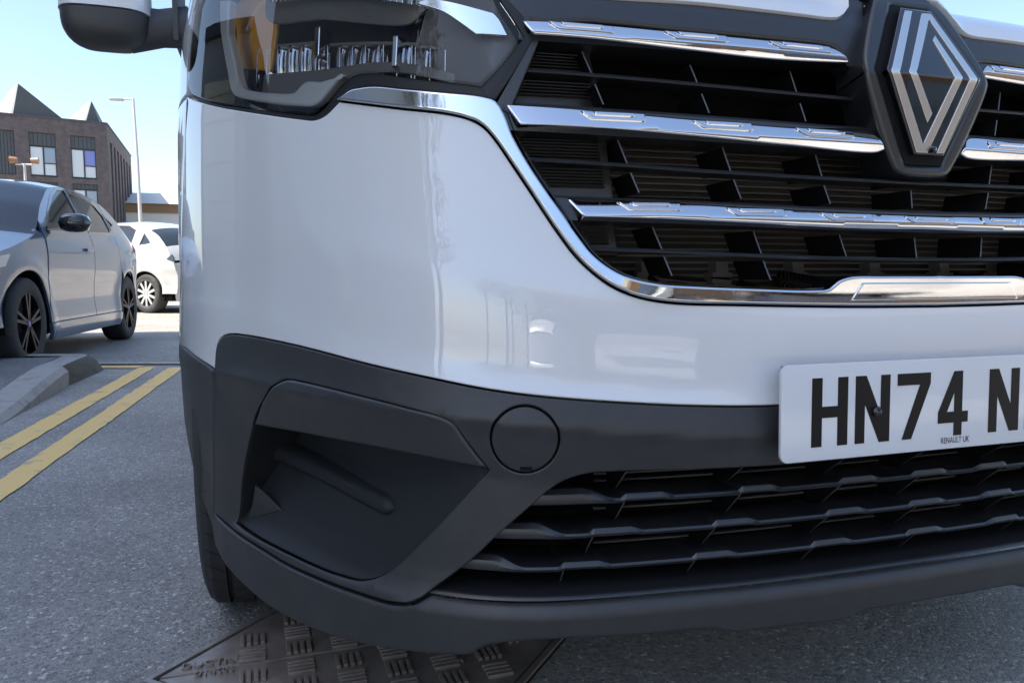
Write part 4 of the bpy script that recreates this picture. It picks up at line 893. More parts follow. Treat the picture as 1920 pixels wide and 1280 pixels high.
for x in (-.128,.128):
    s_ = MB(); s_.lathe([(.0001,-.0042),(.004,-.0038),(.0062,-.0015),(.0066,.002)], 20, 'x'); q_ = s_.build('screw_cap', 'screw', npl); q_.location = (x, -.0062, -.003); q_.rotation_euler = (0, 0, R(90))
bk = MB().box(-.235,.235,.001,.03,-.05,.05).build('plate_holder', 'smooth_plastic', van, flat=True); bk.location = (0, PY, PZ)
# ---- headlamps
lens_l = [p for p in PLAN['lens'] if p[1] < 1000 and p[0] > -1300]
lens_o = crv([(-1262,1075,1),(-1275,1010),(-1268,965),(-1241,940,1)]+[p for p in PLAN['lens'][4:-2]]+[(-589,970),(-606,1000,1),(-700,1018),(-850,1050),(-1050,1090),(-1200,1100)], closed=True, step=.007)
gas_o = crv([(-1268,1082,1),(-1283,1010),(-1280,962),(-1255,939,1)]+[p for p in PLAN['gasket_out'][1:-2]]+[(-574,968),(-592,1010,1),(-700,1029),(-850,1061),(-1050,1101),(-1200,1110)], closed=True, step=.007)
M['lampback'] = mat('lamp_interior', (.040,.036,.055), .22, spec=.5, coat=.3)
M['lampgrey'] = mat('lamp_bezel_grey', (.15,.145,.14), .28, spec=.5)
M['gasket'] = mat('ribbed_gasket', (.012,.012,.013), .5)
def lampy(sd):
    hl = panel('headlamp', gas_o, 'gasket', van, off=-.002, th=.09, bev=.002, grid=.008, holes=[lens_o], side=sd)
    lens_i = inset(np.array(lens_o if area(lens_o) > 0 else lens_o[::-1]), .0012).tolist()
    panel('housing', lens_o, 'lampback', hl, off=-.088, th=.003, bev=.001, grid=.02, side=sd)
    # black lower lip of the lens edge
    # grey inner bezel at the inner end
    bz = crv([(-600,870,1),(-700,884),(-770,896,1),(-735,975,1),(-640,1000,1),(-604,985),(-570,945),(-556,922,1)], closed=True, step=.01)
    panel('inner_bezel', bz, 'lampgrey', hl, off=lambda s, z: -.030-.22*np.clip(-s-.60, 0, 1), th=.006, bev=.002, grid=.015, side=sd)
    # upper shelf: dark canopy with a step
    us = crv([(-1040,1075,1),(-1040,1020),(-900,985),(-760,962),(-735,975,1),(-700,1005,1),(-850,1040)], closed=True, step=.01)
    panel('upper_bezel', us, 'lampgrey', hl, off=lambda s, z: -.040-.35*np.clip(1.02-z-.35*(-s-.75), -.02, .06), th=.004, bev=.002, grid=.015, side=sd)
    am = crv(PLAN['amber'], closed=True, step=.01)
    amx = dens([(-1.165,.975),(-1.052,.950),(-1.040,1.0),(-1.036,1.085),(-1.22,1.085)], .012)
    panel('amber_reflector', amx, 'amber', hl, off=-.05, th=.004, bev=.002, grid=.014, side=sd)
    gi = P_('guide_in'); go = P_('guide_out')
    gd = join([(-1.125,1.06)], gi, go[::-1], [(-1.165,1.07)])
    panel('light_guide', dens(gd, .008), 'guide', hl, off=-.012, th=.012, bev=.004, grid=.008, side=sd)
    # daylight strip of bright cells along the top, mirror plate standing in for the sky reflection at the inner end
    dr = crv(PLAN['drl'], closed=True, step=.006)
    panel('sky_mirror', dr, 'bright', hl, off=lambda s, z: -.020+.06*(z-.930), th=.004, bev=.001, grid=.008, side=sd)
    ds_ = crv([(-1000,1030),(-840,1001),(-740,978),(-700,969)], step=.012)
    for (s, z) in ds_:
        panel('daylight_cell', dens([(s-.0045,z-.003),(s+.0035,z-.0045),(s+.0035,z+.003),(s-.0045,z+.0045)], .006), 'bright', hl, off=-.020, th=.004, bev=.0008, grid=.01, side=sd)
    strip_ = join([(s, z+.006) for s, z in ds_], [(s, z+.015) for s, z in ds_[::-1]])
    panel('daylight_strip', dens(strip_, .01), 'platew', hl, off=-.026, th=.003, bev=.001, grid=.02, side=sd)
    # projector modules: rows of upright curved cells under thin trays
    for a_, b_, zt, zb, cells in ((-1.092,-.925,.990,.928,5), (-.900,-.800,.956,.896,4), (-.792,-.742,.940,.890,2), (-.736,-.660,.930,.880,3)):
        sl = -.16
        for k in range(cells):
            u0 = a_+(b_-a_)*k/cells; u1 = a_+(b_-a_)*(k+.86)/cells; V = []; nn = 7; rows_ = 5
            for r_ in range(rows_):
                t = r_/(rows_-1)
                for j in range(nn):
                    q = j/(nn-1); s = u0+(u1-u0)*q; zz = zt+sl*(s-a_)+(zb-zt)*t
                    V.append(skin(np.array([s]), np.array([zz]), np.array([-.062+.014*math.sin(math.pi*q)*(1-.5*abs(2*t-1)**2)-.012*t]))[0]*([1,1,1] if sd > 0 else [-1,1,1]))
            mesh('lamp_cell', V, [(r_*nn+j, r_*nn+j+1, r_*nn+nn+j+1, r_*nn+nn+j) for r_ in range(rows_-1) for j in range(nn-1)], 'modglass', hl, 80)
        for k in range(cells+1):
            u0 = a_+(b_-a_)*(k-.06)/cells; z0_ = zt+sl*(u0-a_); z1_ = zb+sl*(u0-a_)+.004
            panel('cell_glint', dens([(u0-.0011,z0_),(u0+.0011,z0_),(u0+.0030,z1_),(u0+.0014,z1_)], .012), 'bright', hl, off=-.047, th=.004, bev=.0006, grid=.02, side=sd)  # bright strips stand in for highlights on the glass cells
        tr = dens([(a_-.004, zt+.004), (b_+.004, zt+.004+sl*(b_-a_)), (b_+.004, zt+sl*(b_-a_)), (a_-.004, zt)], .01)
        panel('cell_tray', tr, 'lampgrey', hl, off=-.052, th=.02, bev=.001, grid=.02, side=sd)
    for (a_, b_, zt, zb) in ((-.915,-.904,.980,.940), (-.766,-.757,.944,.906)):
        panel('module_divider', dens([(a_,zt),(b_,zt-.001),(b_,zb),(a_,zb)], .006), 'bright', hl, off=-.036, th=.02, bev=.002, grid=.01, side=sd)
    panel('cell_floor', crv([(-1070,918,1),(-925,893),(-880,902),(-780,903),(-700,888),(-640,872,1),(-640,888,1),(-780,916),(-900,925),(-1062,946,1)], closed=True, step=.01), 'lampgrey', hl, off=lambda s, z: -.045+0*s, th=.03, bev=.002, grid=.02, side=sd)
    panel('lens_cover', lens_i, 'lens', hl, off=.0025, th=.004, bev=.002, grid=.010, side=sd)
    # ribs of the gasket near the grille
    mb = MB()
    for t in np.linspace(0, 1, 34):
        p0 = np.array([-.606,.8655])*(1-t)+np.array([-.5515,.9215])*t; d = np.array([.0105,-.0085]); 
        pts = [p0+d*.25, p0+d*.9]; V = []
        for q in pts:
            for dz in (-.00045, .00045): V.append(skin(np.array([q[0]]), np.array([q[1]+dz]), np.array([-.0012]))[0]*([1,1,1] if sd > 0 else [-1,1,1]))
        V2 = [v-np.array([0,-.002,0]) for v in V]
        mb.add(V+V2, [(0,1,3,2),(0,2,6,4),(1,3,7,5)])
    o = mb.build('gasket_ribs', 'smooth_plastic', hl, flat=True); o['kind'] = 'stuff'
lampy(1); lampy(-1)
# ---- wings, doors and sides on the same skin; bonnet, windscreen, roof as lofts
SEND = -5.45
wing = join([(-1.405,.5465),(-1.405,.951),(-1.284,.950),(-1.289,1.0),(-1.275,1.085)], [(-1.235,1.125),(-1.30,1.215),(-1.62,1.235),(-1.93,1.24),(-1.95,1.2),(-1.955,.46)], [p for p in arc(90, 17, 24, -ARC_R) if False])
wing = join([(-1.42,.9515),(-1.286,.9515),(-1.291,1.0),(-1.277,1.088),(-1.235,1.118),(-1.30,1.215),(-1.62,1.235),(-1.93,1.24),(-1.955,1.2)], [(-1.955,.40)], [(-1.66+.40*math.cos(R(a_)), .345+.40*math.sin(R(a_))) for a_ in np.linspace(172, 58, 30)], [(-1.42,.70)])
door = [(-1.960,.40),(-1.960,1.2),(-1.945,1.245),(-2.94,1.255),(-2.95,.40)]
rear = [(-2.955,.40),(-2.945,1.255),(-5.40,1.26),(-5.42,.40)]
for sd in (1, -1):
    panel('front_wing', dens(wing, .02), 'paint', van, th=.012, bev=.002, grid=.03, side=sd)
    d_ = panel('front_door', dens(door, .03), 'paint', van, th=.012, bev=.003, grid=.06, side=sd)
    panel('door_handle', dens([(-2.62,1.02),(-2.84,1.02),(-2.84,1.06),(-2.62,1.06)], .02), 'plastic', d_, off=.025, th=.02, bev=.006, side=sd)
    panel('side_window', dens([(-1.98,1.262),(-2.30,1.70),(-2.93,1.74),(-2.93,1.268)], .04), 'gloss', d_, off=-.004, th=.01, bev=.003, grid=.08, side=sd)
    panel('window_surround', dens([(-1.93,1.250),(-2.27,1.76),(-2.97,1.80),(-2.97,1.262)], .04), 'plastic', van, off=-.012, th=.01, bev=.003, grid=.08, side=sd)
    panel('side_panel', dens(rear, .05), 'paint', van, th=.012, bev=.003, grid=.10, side=sd, holes=[[(-4.66+.385*math.cos(2*math.pi*i/40), .405+.383*math.sin(2*math.pi*i/40)) for i in range(40)]] if False else ())
    panel('side_panel', dens([(-2.975,1.265),(-2.975,1.86),(-5.38,1.86),(-5.40,1.265)], .05), 'paint', van, th=.012, bev=.003, grid=.10, side=sd)
    panel('sill_cladding', dens([(-1.96,.20),(-1.96,.396),(-5.42,.396),(-5.42,.22)], .05), 'plastic', van, off=.004, th=.02, bev=.004, grid=.1, side=sd)
# bonnet
hx = np.array(sorted([(p[0], p[1]) for p in he if p[0] > -.59])); hx = hx[hx[:,0] < -.07]
nx, ny = 60, 26
for_s = np.linspace(-.60,.60,121)
def hood_pt(s, t):
    a_ = abs(s); ze = float(np.interp(-a_, hx[:,0], hx[:,1])) if a_ > .08 else 1.026
    if a_ > .56: ze += (a_-.56)*.35
    p0 = skin(np.array([s]), np.array([ze]), np.array([-.004]))[0]
    p3 = np.array([p0[0]*1.12, .95-.25*(a_/.6)**2*0+.0, 1.235-.03*(a_/.6)**2]); 
    p1 = p0+np.array([0,.045,.085]); p2 = p3+np.array([0,-.42,-.075])
    return (1-t)**3*p0+3*(1-t)**2*t*p1+3*(1-t)*t*t*p2+t**3*p3
V = []; tt_ = np.r_[np.linspace(0,.2,12), np.linspace(.25,1,16)]; nt_ = len(tt_)
for s in for_s:
    for t in tt_: V.append(hood_pt(s, t))
ns_ = len(for_s); F = [(i*nt_+j, (i+1)*nt_+j, (i+1)*nt_+j+1, i*nt_+j+1) for i in range(ns_-1) for j in range(nt_-1)]
k = len(V)
for s in for_s:
    p = hood_pt(s, 0); V += [p+np.array([0,.004,-.004]), p+np.array([0,.03,-.002])]
F += [(i*nt_, k+2*i, k+2*i+2, (i+1)*nt_) for i in range(ns_-1)]+[(k+2*i, k+2*i+1, k+2*i+3, k+2*i+2) for i in range(ns_-1)]
mesh('bonnet', V, F, 'paint', van, 60)
# bonnet shoulders down to the wings and lamps
for sd in (1, -1):
    V = []; n1 = 24
    lampt = sorted([p for p in gas_o if p[1] > 1.0 and -1.26 < p[0] < -.60])
    for i in range(n1):
        t = i/(n1-1); e = hood_pt(-.60, t)+np.array([-.003,0,0]); s = -.63-.62*t if t < .7 else -1.064-(t-.7)/.3*.36
        zt = np.interp(s, [p[0] for p in lampt], [p[1] for p in lampt])+.004 if s > -1.24 else 1.118+(-s-1.235)*.6
        g = skin(np.array([s]), np.array([zt]), np.array([-.003]))[0]
        for u in np.linspace(0, 1, 8): V.append(((1-u)*e+u*g+np.array([-.03*math.sin(math.pi*u)*t, 0, .018*math.sin(math.pi*u)]))*([1,1,1] if sd > 0 else [-1,1,1]))
    mesh('bonnet_shoulder', V, [(i*8+j, i*8+8+j, i*8+9+j, i*8+1+j) for i in range(n1-1) for j in range(7)], 'paint', van, 60)
# windscreen, roof, tail
V = []
for t in np.linspace(0, 1, 12):
    for u in np.linspace(-1, 1, 17): V.append((u*(.80-.07*t), .97+.86*t+.16*u*u*(1-.4*t), 1.23+.66*t-.02*u*u))
mesh('windscreen', V, [(i*17+j, i*17+j+1, i*17+18+j, i*17+17+j) for i in range(11) for j in range(16)], 'gloss', van, 60)
V = []
for t in np.linspace(0, 1, 14):
    for u in np.linspace(-1, 1, 17): V.append((u*(.75+.09*min(1, t*3)), 1.83+.16*u*u*.6*(1-t)+3.2*t, 1.89+.06*math.sin(math.pi*min(1, t*1.5+.1)/2)-.085*abs(u)**3))
mesh('roof', V, [(i*17+j, i*17+j+1, i*17+18+j, i*17+17+j) for i in range(13) for j in range(16)], 'paint', van, 60)
for sd in (1, -1):
    V = []
    for t in np.linspace(0, 1, 12):
        V += [((.80-.07*t)*sd, .97+.86*t+.16*(1-.4*t), 1.21+.66*t), ((.955-.085*t)*sd, 1.20+.82*t, 1.225+.64*t)]
    mesh('windscreen_pillar', V, [(2*i, 2*i+1, 2*i+3, 2*i+2) for i in range(11)], 'paint', van, 60)
mesh('tail_doors', [(-.95,4.96,.4),(.95,4.96,.4),(.84,5.02,1.86),(-.84,5.02,1.86),(-.95,5.0,1.2),(.95,5.0,1.2)], [(0,1,5,4),(4,5,2,3)], 'paint', van, flat=True)
MB().box(-.62,.62,.40,4.7,.28,.36).box(-.60,.60,.30,4.9,.36,.95).build('underbody', 'deep', van, flat=True)
for sd in (1, -1):
    V = []; n = 25
    for i in range(n):
        t = R(-10+200*i/(n-1)); y, z = ARC_R*math.cos(t)*1.02, ARC_R*math.sin(t)*1.02
        V += [(sd*.845, .935-y, ARC_Z+z), (sd*.66, .935-y, ARC_Z+z)]
    mesh('arch_liner', V, [(2*i, 2*i+1, 2*i+3, 2*i+2) for i in range(n-1)], 'deep', van)
# ---- wheels
def tyre_mesh(rad, wid, grooves=True, n=96):
    pr = [(rad*.64,-wid*.48),(rad*.66,-wid*.50),(rad*.80,-wid*.53),(rad*.90,-wid*.52),(rad*.955,-wid*.485),(rad*.985,-wid*.43)]
    if grooves:
        for g in (-.30,-.10,.10,.30):
            gw = .022; pr += [(rad*(.993+.007*(1-abs(g)/.3)), wid*(g-gw)), (rad*.968, wid*(g-gw*.8)), (rad*.968, wid*(g+gw*.8)), (rad*(.993+.007*(1-abs(g)/.3)), wid*(g+gw))]
    else: pr += [(rad,-wid*.3),(rad,wid*.3)]
    pr += [(rad*.985,wid*.43),(rad*.955,wid*.485),(rad*.90,wid*.52),(rad*.80,wid*.53),(rad*.66,wid*.50),(rad*.64,wid*.48)]
    return MB().lathe(pr, n)
def van_wheel(x, y):
    wroot = empty('wheel', (x, y, .337)); wroot.parent = van
    t = tyre_mesh(.337, .215).build('tyre', 'rubber', wroot, 25)
    # sipes: shallow dark cuts across the tread
    mb = MB(); sg = 1 if x > 0 else -1
    for k in range(56):
        a_ = 2*math.pi*k/56
        for x0, x1, sk in ((-.098,-.072,.05),(-.058,-.028,-.04),(-.014,.014,.03),(.028,.058,-.04),(.072,.098,.05)):
            V = []
            for xx, da in ((x0,-sk*.5),(x1,sk*.5)):
                for w_ in (-.0022, .0022):
                    rr = .3374 if abs(xx) < .09 else .3345
                    V.append((xx, rr*math.cos(a_+da+w_), rr*math.sin(a_+da+w_)))
            mb.add(V, [(0,1,3,2)])
    o = mb.build('tread_sipes', 'deep', t, flat=True); o['kind'] = 'stuff'
    mb = MB(); mb.lathe([(.215,-.10),(.205,-.07),(.20,.07),(.215,.10)], 40); 
    for k in range(10):
        mt = Matrix.Rotation(2*math.pi*k/10, 4, 'X'); mb.box(sg*.085, sg*.10, -.022, .022, .03, .21, mt)
    mb.lathe([(.001,sg*.104),(.06,sg*.104),(.062,sg*.09)], 30); mb.build('rim', 'rim', wroot)
    return wroot
for x, y in ((-.815,.915),(.815,.915),(-.845,4.03),(.845,4.03)): van_wheel(x, y)
# ---- door mirrors: grained lower shell, painted cap, arm
def sq(v, p): return math.copysign(abs(v)**p, v)
def mirror(sd):
    m_ = empty('door_mirror', (sd*1.098, 1.05, 1.20)); m_.parent = van
    def shell(name, mt, z0, z1, grow):
        V = []; n1, n2 = 15, 33; hx_, hy_, hz_ = .082, .062, .170
        for i in range(n1):
            z = z0+(z1-z0)*i/(n1-1); u = z/hz_
            u = z/.088 if z < 0 else z/.172; r = max(.10, (1-min(1, abs(u))**4.2)**.36) if u < 0 else max(.05, (1-min(1, abs(u))**6)**.5)
            for j in range(n2):
                t = 2*math.pi*j/(n2-1); V.append((sd*(-1)*(hx_*r+grow)*sq(math.cos(t), .52)*-1, (hy_*r+grow)*sq(math.sin(t), .8), z))
        F = [(i*n2+j, i*n2+j+1, i*n2+n2+j+1, i*n2+n2+j) for i in range(n1-1) for j in range(n2-1)]+[tuple(range(n2-1)), tuple((n1-1)*n2+j for j in range(n2-1))]
        return mesh(name, V, F, mt, m_, 50)
    shell('lower_shell', 'plastic', -.0875, -.022, 0.)
    shell('cap', 'paint', -.019, .165, .002)
    a_ = MB().tube([(-sd*.04,.01,-.035),(-sd*.10,.012,-.028),(-sd*.155,.02,-.020)], [.042,.034,.038], 16); o = a_.build('arm', 'plastic', m_, 50)
    o.scale = (1,.8,1.15)
    pl2 = MB().box(-sd*.125,-sd*.135,-.02,.16,-.06,.17).build('door_mount', 'plastic', m_, flat=True)
    gl = MB().box(-.06,.06,.058,.062,-.04,.13).build('mirror_glass', 'bright', m_, flat=True)
mirror(-1); mirror(1)

# ================================================================== manhole cover under the bumper
M['iron'] = rough_noise(mat('worn_cast_iron', (.40,.335,.285), .42, metal=.2, bump=[(60,.35,.003),(420,.35,.001)], var=(13,(.22,.18,.15),.4,.75,8)), 22, .35, .7, .30, .62)
M['iron_dark'] = mat('dirt_filled_iron', (.018,.016,.015), .8)
MH = empty('manhole_cover', (.180,1.283,0), R(1)); tag(MH, 'rusty cast iron manhole cover with raised tread pattern under the bumper', 'manhole cover')
S_ = .378; Z0 = .006
def tri(name, pts, z1, m):
    o = MB().prism(pts, lambda x, y: (x, y, -.01), lambda x, y: (x, y, z1)).build(name, m, MH, flat=True); bevel(o, .003, 2); return o
g = .0025
tri('cover_plate', [(-S_+.010,g),(S_-.010,g),(0,S_-.006)], Z0, 'iron'); tri('cover_plate', [(-S_+.010,-g),(0,-S_+.006),(S_-.010,-g)], Z0, 'iron')
f_o = [(-S_-.014,0),(0,-S_-.014),(S_+.014,0),(0,S_+.014)]; f_i = [(-S_,0),(0,-S_),(S_,0),(0,S_)]
for k in range(4):
    a_, b_, c_, d_ = f_o[k], f_o[(k+1) % 4], f_i[(k+1) % 4], f_i[k]
    MB().prism([a_, b_, c_, d_], lambda x, y: (x, y, -.01), lambda x, y: (x, y, .0075)).build('frame_bar', 'iron', MH, flat=True)
MB().add([(-S_-.02,0,.0016),(0,-S_-.02,.0016),(S_+.02,0,.0016),(0,S_+.02,.0016)], [(0,1,2,3)]).build('frame_seat', 'iron_dark', MH, flat=True)
bh = None; pit = .0625
rowz = [(-.0355+pit*k) for k in range(-5, 7)]
me_h = None
def block_mesh(vert):
    mb = MB()
    for k in range(4):
        o = (k-1.5)*.0115
        if vert: mb.box(o-.0036, o+.0036, -.0195, .0195, 0, .0065)
        else: mb.box(-.0215, .0215, o-.0036, o+.0036, 0, .0065)
    o = mb.build('tread_block', 'iron', None, flat=True); bevel(o, .0014, 2); me = o.data; bpy.data.objects.remove(o); return me
bm_v, bm_h = block_mesh(True), block_mesh(False)
for i in range(-5, 6):
    for j in range(-5, 6):
        x = -.300+.0765*(i+4); y = -.041+.0575*j+(.012 if j > 0 else 0)-.004*(i % 2)
        if abs(x)+abs(y) > S_-.058 or abs(y) < .02: continue
        o = bpy.data.objects.new('tread_block', bm_v if (i+j) % 2 else bm_h); COL.objects.link(o); o.parent = MH; o.location = (x, y, Z0-.0005)
txt = [('DUCTILE',.024,-.288,.012,0),('902I-1/2',.019,-.284,-.006,180),('2361500',.022,.020,-.006,180),('EN124',.021,.0,.082,0),('AMP',.023,.0,.040,0),('D400',.022,.23,-.062,180),('EN124',.020,.295,-.040,180),('KDR',.024,.09,-.098,180),('LIFT HERE',.016,.14,.026,0)]
for t, sz, x, y, rz in txt:
    if t == 'LIFT HERE': continue
    text_mesh(t, sz, 'iron', MH, (x, y, Z0+.0018), (0,0,R(rz)), ext=.0032)
# keyhole boss
kb = MB(); kb.lathe([(.034,.001),(.034,.0072),(.030,.0082),(.016,.0075),(.014,.003),(.001,.003)], 28, 'z'); o = kb.build('key_boss', 'iron', MH); o.location = (.165,-.045,0)
# ================================================================== cars
M['greycar'] = mat('blue_grey_paint', (.11,.145,.205), .28, metal=0, coat=1, coat_rough=.015)
M['silvercar'] = mat('pearl_white_paint', (.42,.42,.41), .3, coat=1, coat_rough=.02)
M['darkcar'] = mat('dark_blue_paint', (.02,.03,.06), .3, coat=1); M['whitecar'] = mat('plain_white_paint', (.75,.75,.75), .3, coat=1)
M['carglass'] = mat('car_glass', (.02,.026,.03), .03, spec=.5)
M['lampred'] = mat('red_lamp', (.35,.01,.01), .15, coat=1); M['lampclear'] = mat('clear_lamp', (.5,.52,.55), .1, coat=1, metal=.4)
M['bluehub'] = mat('blue_hub_accent', (.02,.05,.35), .3)
def make_car(name, loc, rz, paint, rimm, P):
    """hatchback: nose at y=0 running back along +y, x across; side skin is a height field over (y,z)"""
    root = empty(name, loc, rz); L = P['len']; W = P['w']/2; wf, wr = P['wf'], P['wr']; wrad = P['wrad']; ar = wrad+.045
    tz = np.array([0,.12,.22,.32,.45,.58,.68,.80,.90,1.0,1.6]); tw = np.array([-.10,-.05,-.012,-.004,-.020,-.014,0,.004,-.006,-.040,-.31])
    zz_ = np.linspace(0, 1.6, 321); ww_ = _smooth(np.interp(zz_, tz, tw), 5)
    belt = P['belt']
    def ytop(y): return np.interp(y, [p[0] for p in P['top']], [p[1] for p in P['top']])
    _yy = np.linspace(-.2, L+.2, 240); _zz = _smooth(np.interp(_yy, [p[0] for p in P['top']], [p[1] for p in P['top']]), 5)
    def ytop(y): return np.interp(y, _yy, _zz)
    def surf(y, z, off):
        y = np.asarray(y, float); z = np.asarray(z, float)
        u = np.abs((y-L*.52)/(L*.52)); pl = W*(1-.13*u**4.5-.02*u**2)
        fl = .022*np.exp(-((np.hypot(y-wf, z-wrad)-ar-.03)/.07)**2)+.026*np.exp(-((np.hypot(y-wr, z-wrad)-ar-.03)/.08)**2)
        zs = (z-(belt-.96))
        return np.stack([pl+np.interp(np.where(z > .5, zs, z), zz_, ww_)+fl+off, y-L/2, z], -1)
    def side_z(y): return ytop(y)-.045-.02*np.clip((ytop(y)-1.0)/.4, 0, 1)
    def arcp(c, a0, a1, n=22): return [(c+ar*math.cos(R(a0+(a1-a0)*i/n)), wrad+ar*math.sin(R(a0+(a1-a0)*i/n))) for i in range(n+1)]
    def topline(y0, y1, n=16): return [(y, float(side_z(np.array(y)))) for y in np.linspace(y0, y1, n)]
    dA, dB, dC = P['doors']; sill = .24
    wins = P['wins']
    for sd in (1, -1):
        kw = dict(surf=surf, side=sd, grid=.05)
        panel('front_wing', dens(join([(.12,.30)], arcp(wf, 188, -8)[0:0] or arcp(wf, 180, 0), [(dA-.01,sill+.06),(dA-.01,belt-.02),(dA-.12,belt+.01)], topline(dA-.14,.10)), .03), paint, root, th=.02, bev=.004, **kw)
        fd = panel('front_door', dens(join([(dA,sill+.06),(dB-.004,sill+.06),(dB-.004,belt+.3)], topline(dB-.004, dA+.02)), .03), paint, root, th=.02, bev=.004, holes=[dens(wins[0], .03)], **kw)
        rd = panel('rear_door', dens(join([(dB+.004,sill+.06)], [p for p in arcp(wr, 0, 180) if p[0] < dC][::-1] if False else [(wr-ar-.03,sill+.06),(wr-ar*.93,wrad+ar*.55),(dC,wrad+ar*.98),(dC,belt+.1)], topline(dC, dB+.004)), .03), paint, root, th=.02, bev=.004, holes=[dens(wins[1], .03)], **kw)
        q_ = join([(wr-ar-.024,sill+.06)], [(wr-ar*.93+.006,wrad+ar*.55)][0:0], [])
        rq = panel('rear_quarter', dens(join([(dC+.006,wrad+ar*1.02)], [p for p in arcp(wr, 128, 0) if p[0] > dC+.006], [(L-.05,.32),(L-.03,.62),(L-.10,.9)], topline(L-.14, dC+.006)), .03), paint, root, th=.02, bev=.004, holes=[dens(wins[2], .02)] if len(wins) > 2 else (), **kw)
        for wdo, par in zip(wins, (fd, rd, rq)):
            cc = wdo if area(wdo) > 0 else wdo[::-1]; big = inset(np.array(dens(cc, .03)), -.022).tolist(); panel('glass_surround', big, 'gloss', par, off=.0035, th=.008, bev=.002, holes=[dens(cc, .03)], **kw)
            panel('side_glass', dens(wdo, .03), 'carglass', par, off=-.006, th=.006, bev=.002, **kw)
        panel('window_trim', dens([(P['wins'][0][0][0]-.02,belt-.012),(dC+.02,belt+.055),(dC+.02,belt+.07),(P['wins'][0][0][0]-.02,belt+.002)], .05), 'gloss', root, off=.004, th=.006, bev=.002, **kw)
        panel('sill', dens([(wf+ar+.02,.17),(wf+ar-.01,.296),(wr-ar+.01,.296),(wr-ar-.02,.17)], .04), paint, root, off=.006, th=.03, bev=.008, **kw)
        hd = panel('door_handle', dens([(dB-.24,belt-.12),(dB-.05,belt-.11),(dB-.05,belt-.085),(dB-.24,belt-.095)], .02), paint, fd, off=.022, th=.02, bev=.006, **kw)
        panel('tail_lamp', dens([(L-.22,.88),(L-.09,.84),(L-.07,.90),(L-.12,.96)], .02), P.get('tail', 'lampred'), root, off=.006, th=.02, bev=.004, **kw)
        panel('headlight', dens([(.16,.62),(.55,.70),(.62,.78),(.30,.74)], .02), 'lampclear', root, off=.006, th=.02, bev=.004, **kw)
        # mirror
        ex = float(surf(np.array(dA+.30), np.array(belt), 0.)[0]); mr = []
        for i in range(9):
            for j in range(17):
                u = -1+2*i/8; t = 2*math.pi*j/16; r = max(.05, (1-abs(u)**2.6)**.5); mr.append((sd*(ex+.13+.115*u), dA+.30-L/2-.035+.085*r*sq(math.cos(t), .7), belt+.075+.072*r*sq(math.sin(t), .8)))
        mesh('door_mirror', mr, [(i*17+j, i*17+j+1, i*17+18+j, i*17+17+j) for i in range(8) for j in range(16)], 'gloss', root, 60)
        # wheels
        for yc in (wf, wr):
            wroot = empty('wheel', (sd*(W-.115), yc-L/2, wrad)); wroot.parent = root
            tyre_mesh(wrad, .20, False, 48).build('tyre', 'rubber', wroot, 35)
            mb = MB(); mb.lathe([(wrad*.70,sd*.095),(wrad*.72,sd*.103),(wrad*.67,sd*.098),(wrad*.64,sd*.02),(wrad*.64,-sd*.09)], 40)
            for k in range(P['spokes']):
                for dv in ((-.16, .16) if P['twin'] else (0,)):
                    mt = Matrix.Rotation(2*math.pi*k/P['spokes']+dv*.9, 4, 'X'); mb.box(sd*.070, sd*.098, -.011 if P['twin'] else -.020, .011 if P['twin'] else .020, .03, wrad*.69, mt)
            mb.lathe([(.001,sd*.092),(.035,sd*.095),(.045,sd*.088),(.05,sd*.06)], 24); mb.build('rim', rimm, wroot, 30)
            MB().lathe([(.001,sd*.099),(.022,sd*.098),(.024,sd*.090)], 16).build('hub_cap', P.get('hub', rimm), wroot)
            mb = MB(); mb.lathe([(wrad*.62,sd*.03),(.001,sd*.03)], 32); mb.build('brake_disc', 'deep', wroot)
    # lofted top: nose, bonnet, windscreen, roof, rear glass, tailgate, bumper
    def top_strip(nm, m_, y0, y1, n, crown=.045, sh=.0):
        V = []; nu = 19
        for y in np.linspace(y0, y1, n):
            zs = float(side_z(np.array(y))); zt = float(ytop(np.array(y))); wv = float(surf(np.array(y), np.array(zs), 0.)[0])-sh
            for u in np.linspace(-1, 1, nu): V.append((u*wv, y-L/2, zs+(zt-zs)*(1-abs(u)**2.6)))
        return mesh(nm, V, [(i*nu+j, i*nu+j+1, i*nu+nu+j+1, i*nu+nu+j) for i in range(n-1) for j in range(nu-1)], m_, root, 50)
    c = P['cuts']
    top_strip('bonnet', paint, .10, c[0], 22); top_strip('windscreen', 'carglass', c[0], c[1], 16); top_strip('roof', paint, c[1], c[2], 22); top_strip('rear_glass', 'carglass', c[2], c[3], 8); top_strip('tailgate', paint, c[3], L-.10, 8)
    for nm, e, sg, m_ in (('front_bumper', .12, -1, paint), ('rear_bumper', L-.08, 1, paint)):
        V = []; nu = 21; zs = np.linspace(.20, float(side_z(np.array(e))), 12)
        for z in zs:
            wv = float(surf(np.array(e), np.array(z), 0.)[0])
            for u in np.linspace(-1, 1, nu): V.append((u*wv, e-L/2+sg*(.10*(1-abs(u)**3)+.05*math.sin(math.pi*min(1, max(0, (z-.15)/.8)))*(1-abs(u)**4)), z+(.045 if z == zs[-1] else 0)*(1-abs(u)**2.6)))
        mesh(nm, V, [(i*nu+j, i*nu+j+1, i*nu+nu+j+1, i*nu+nu+j) for i in range(11) for j in range(nu-1)], m_, root, 60)
    MB().box(-W+.12, W-.12, .2-L/2, L/2-.2, .20, .30).box(-W+.28, W-.28, .25-L/2, L/2-.25, .28, .75).build('underbody', 'deep', root, flat=True)
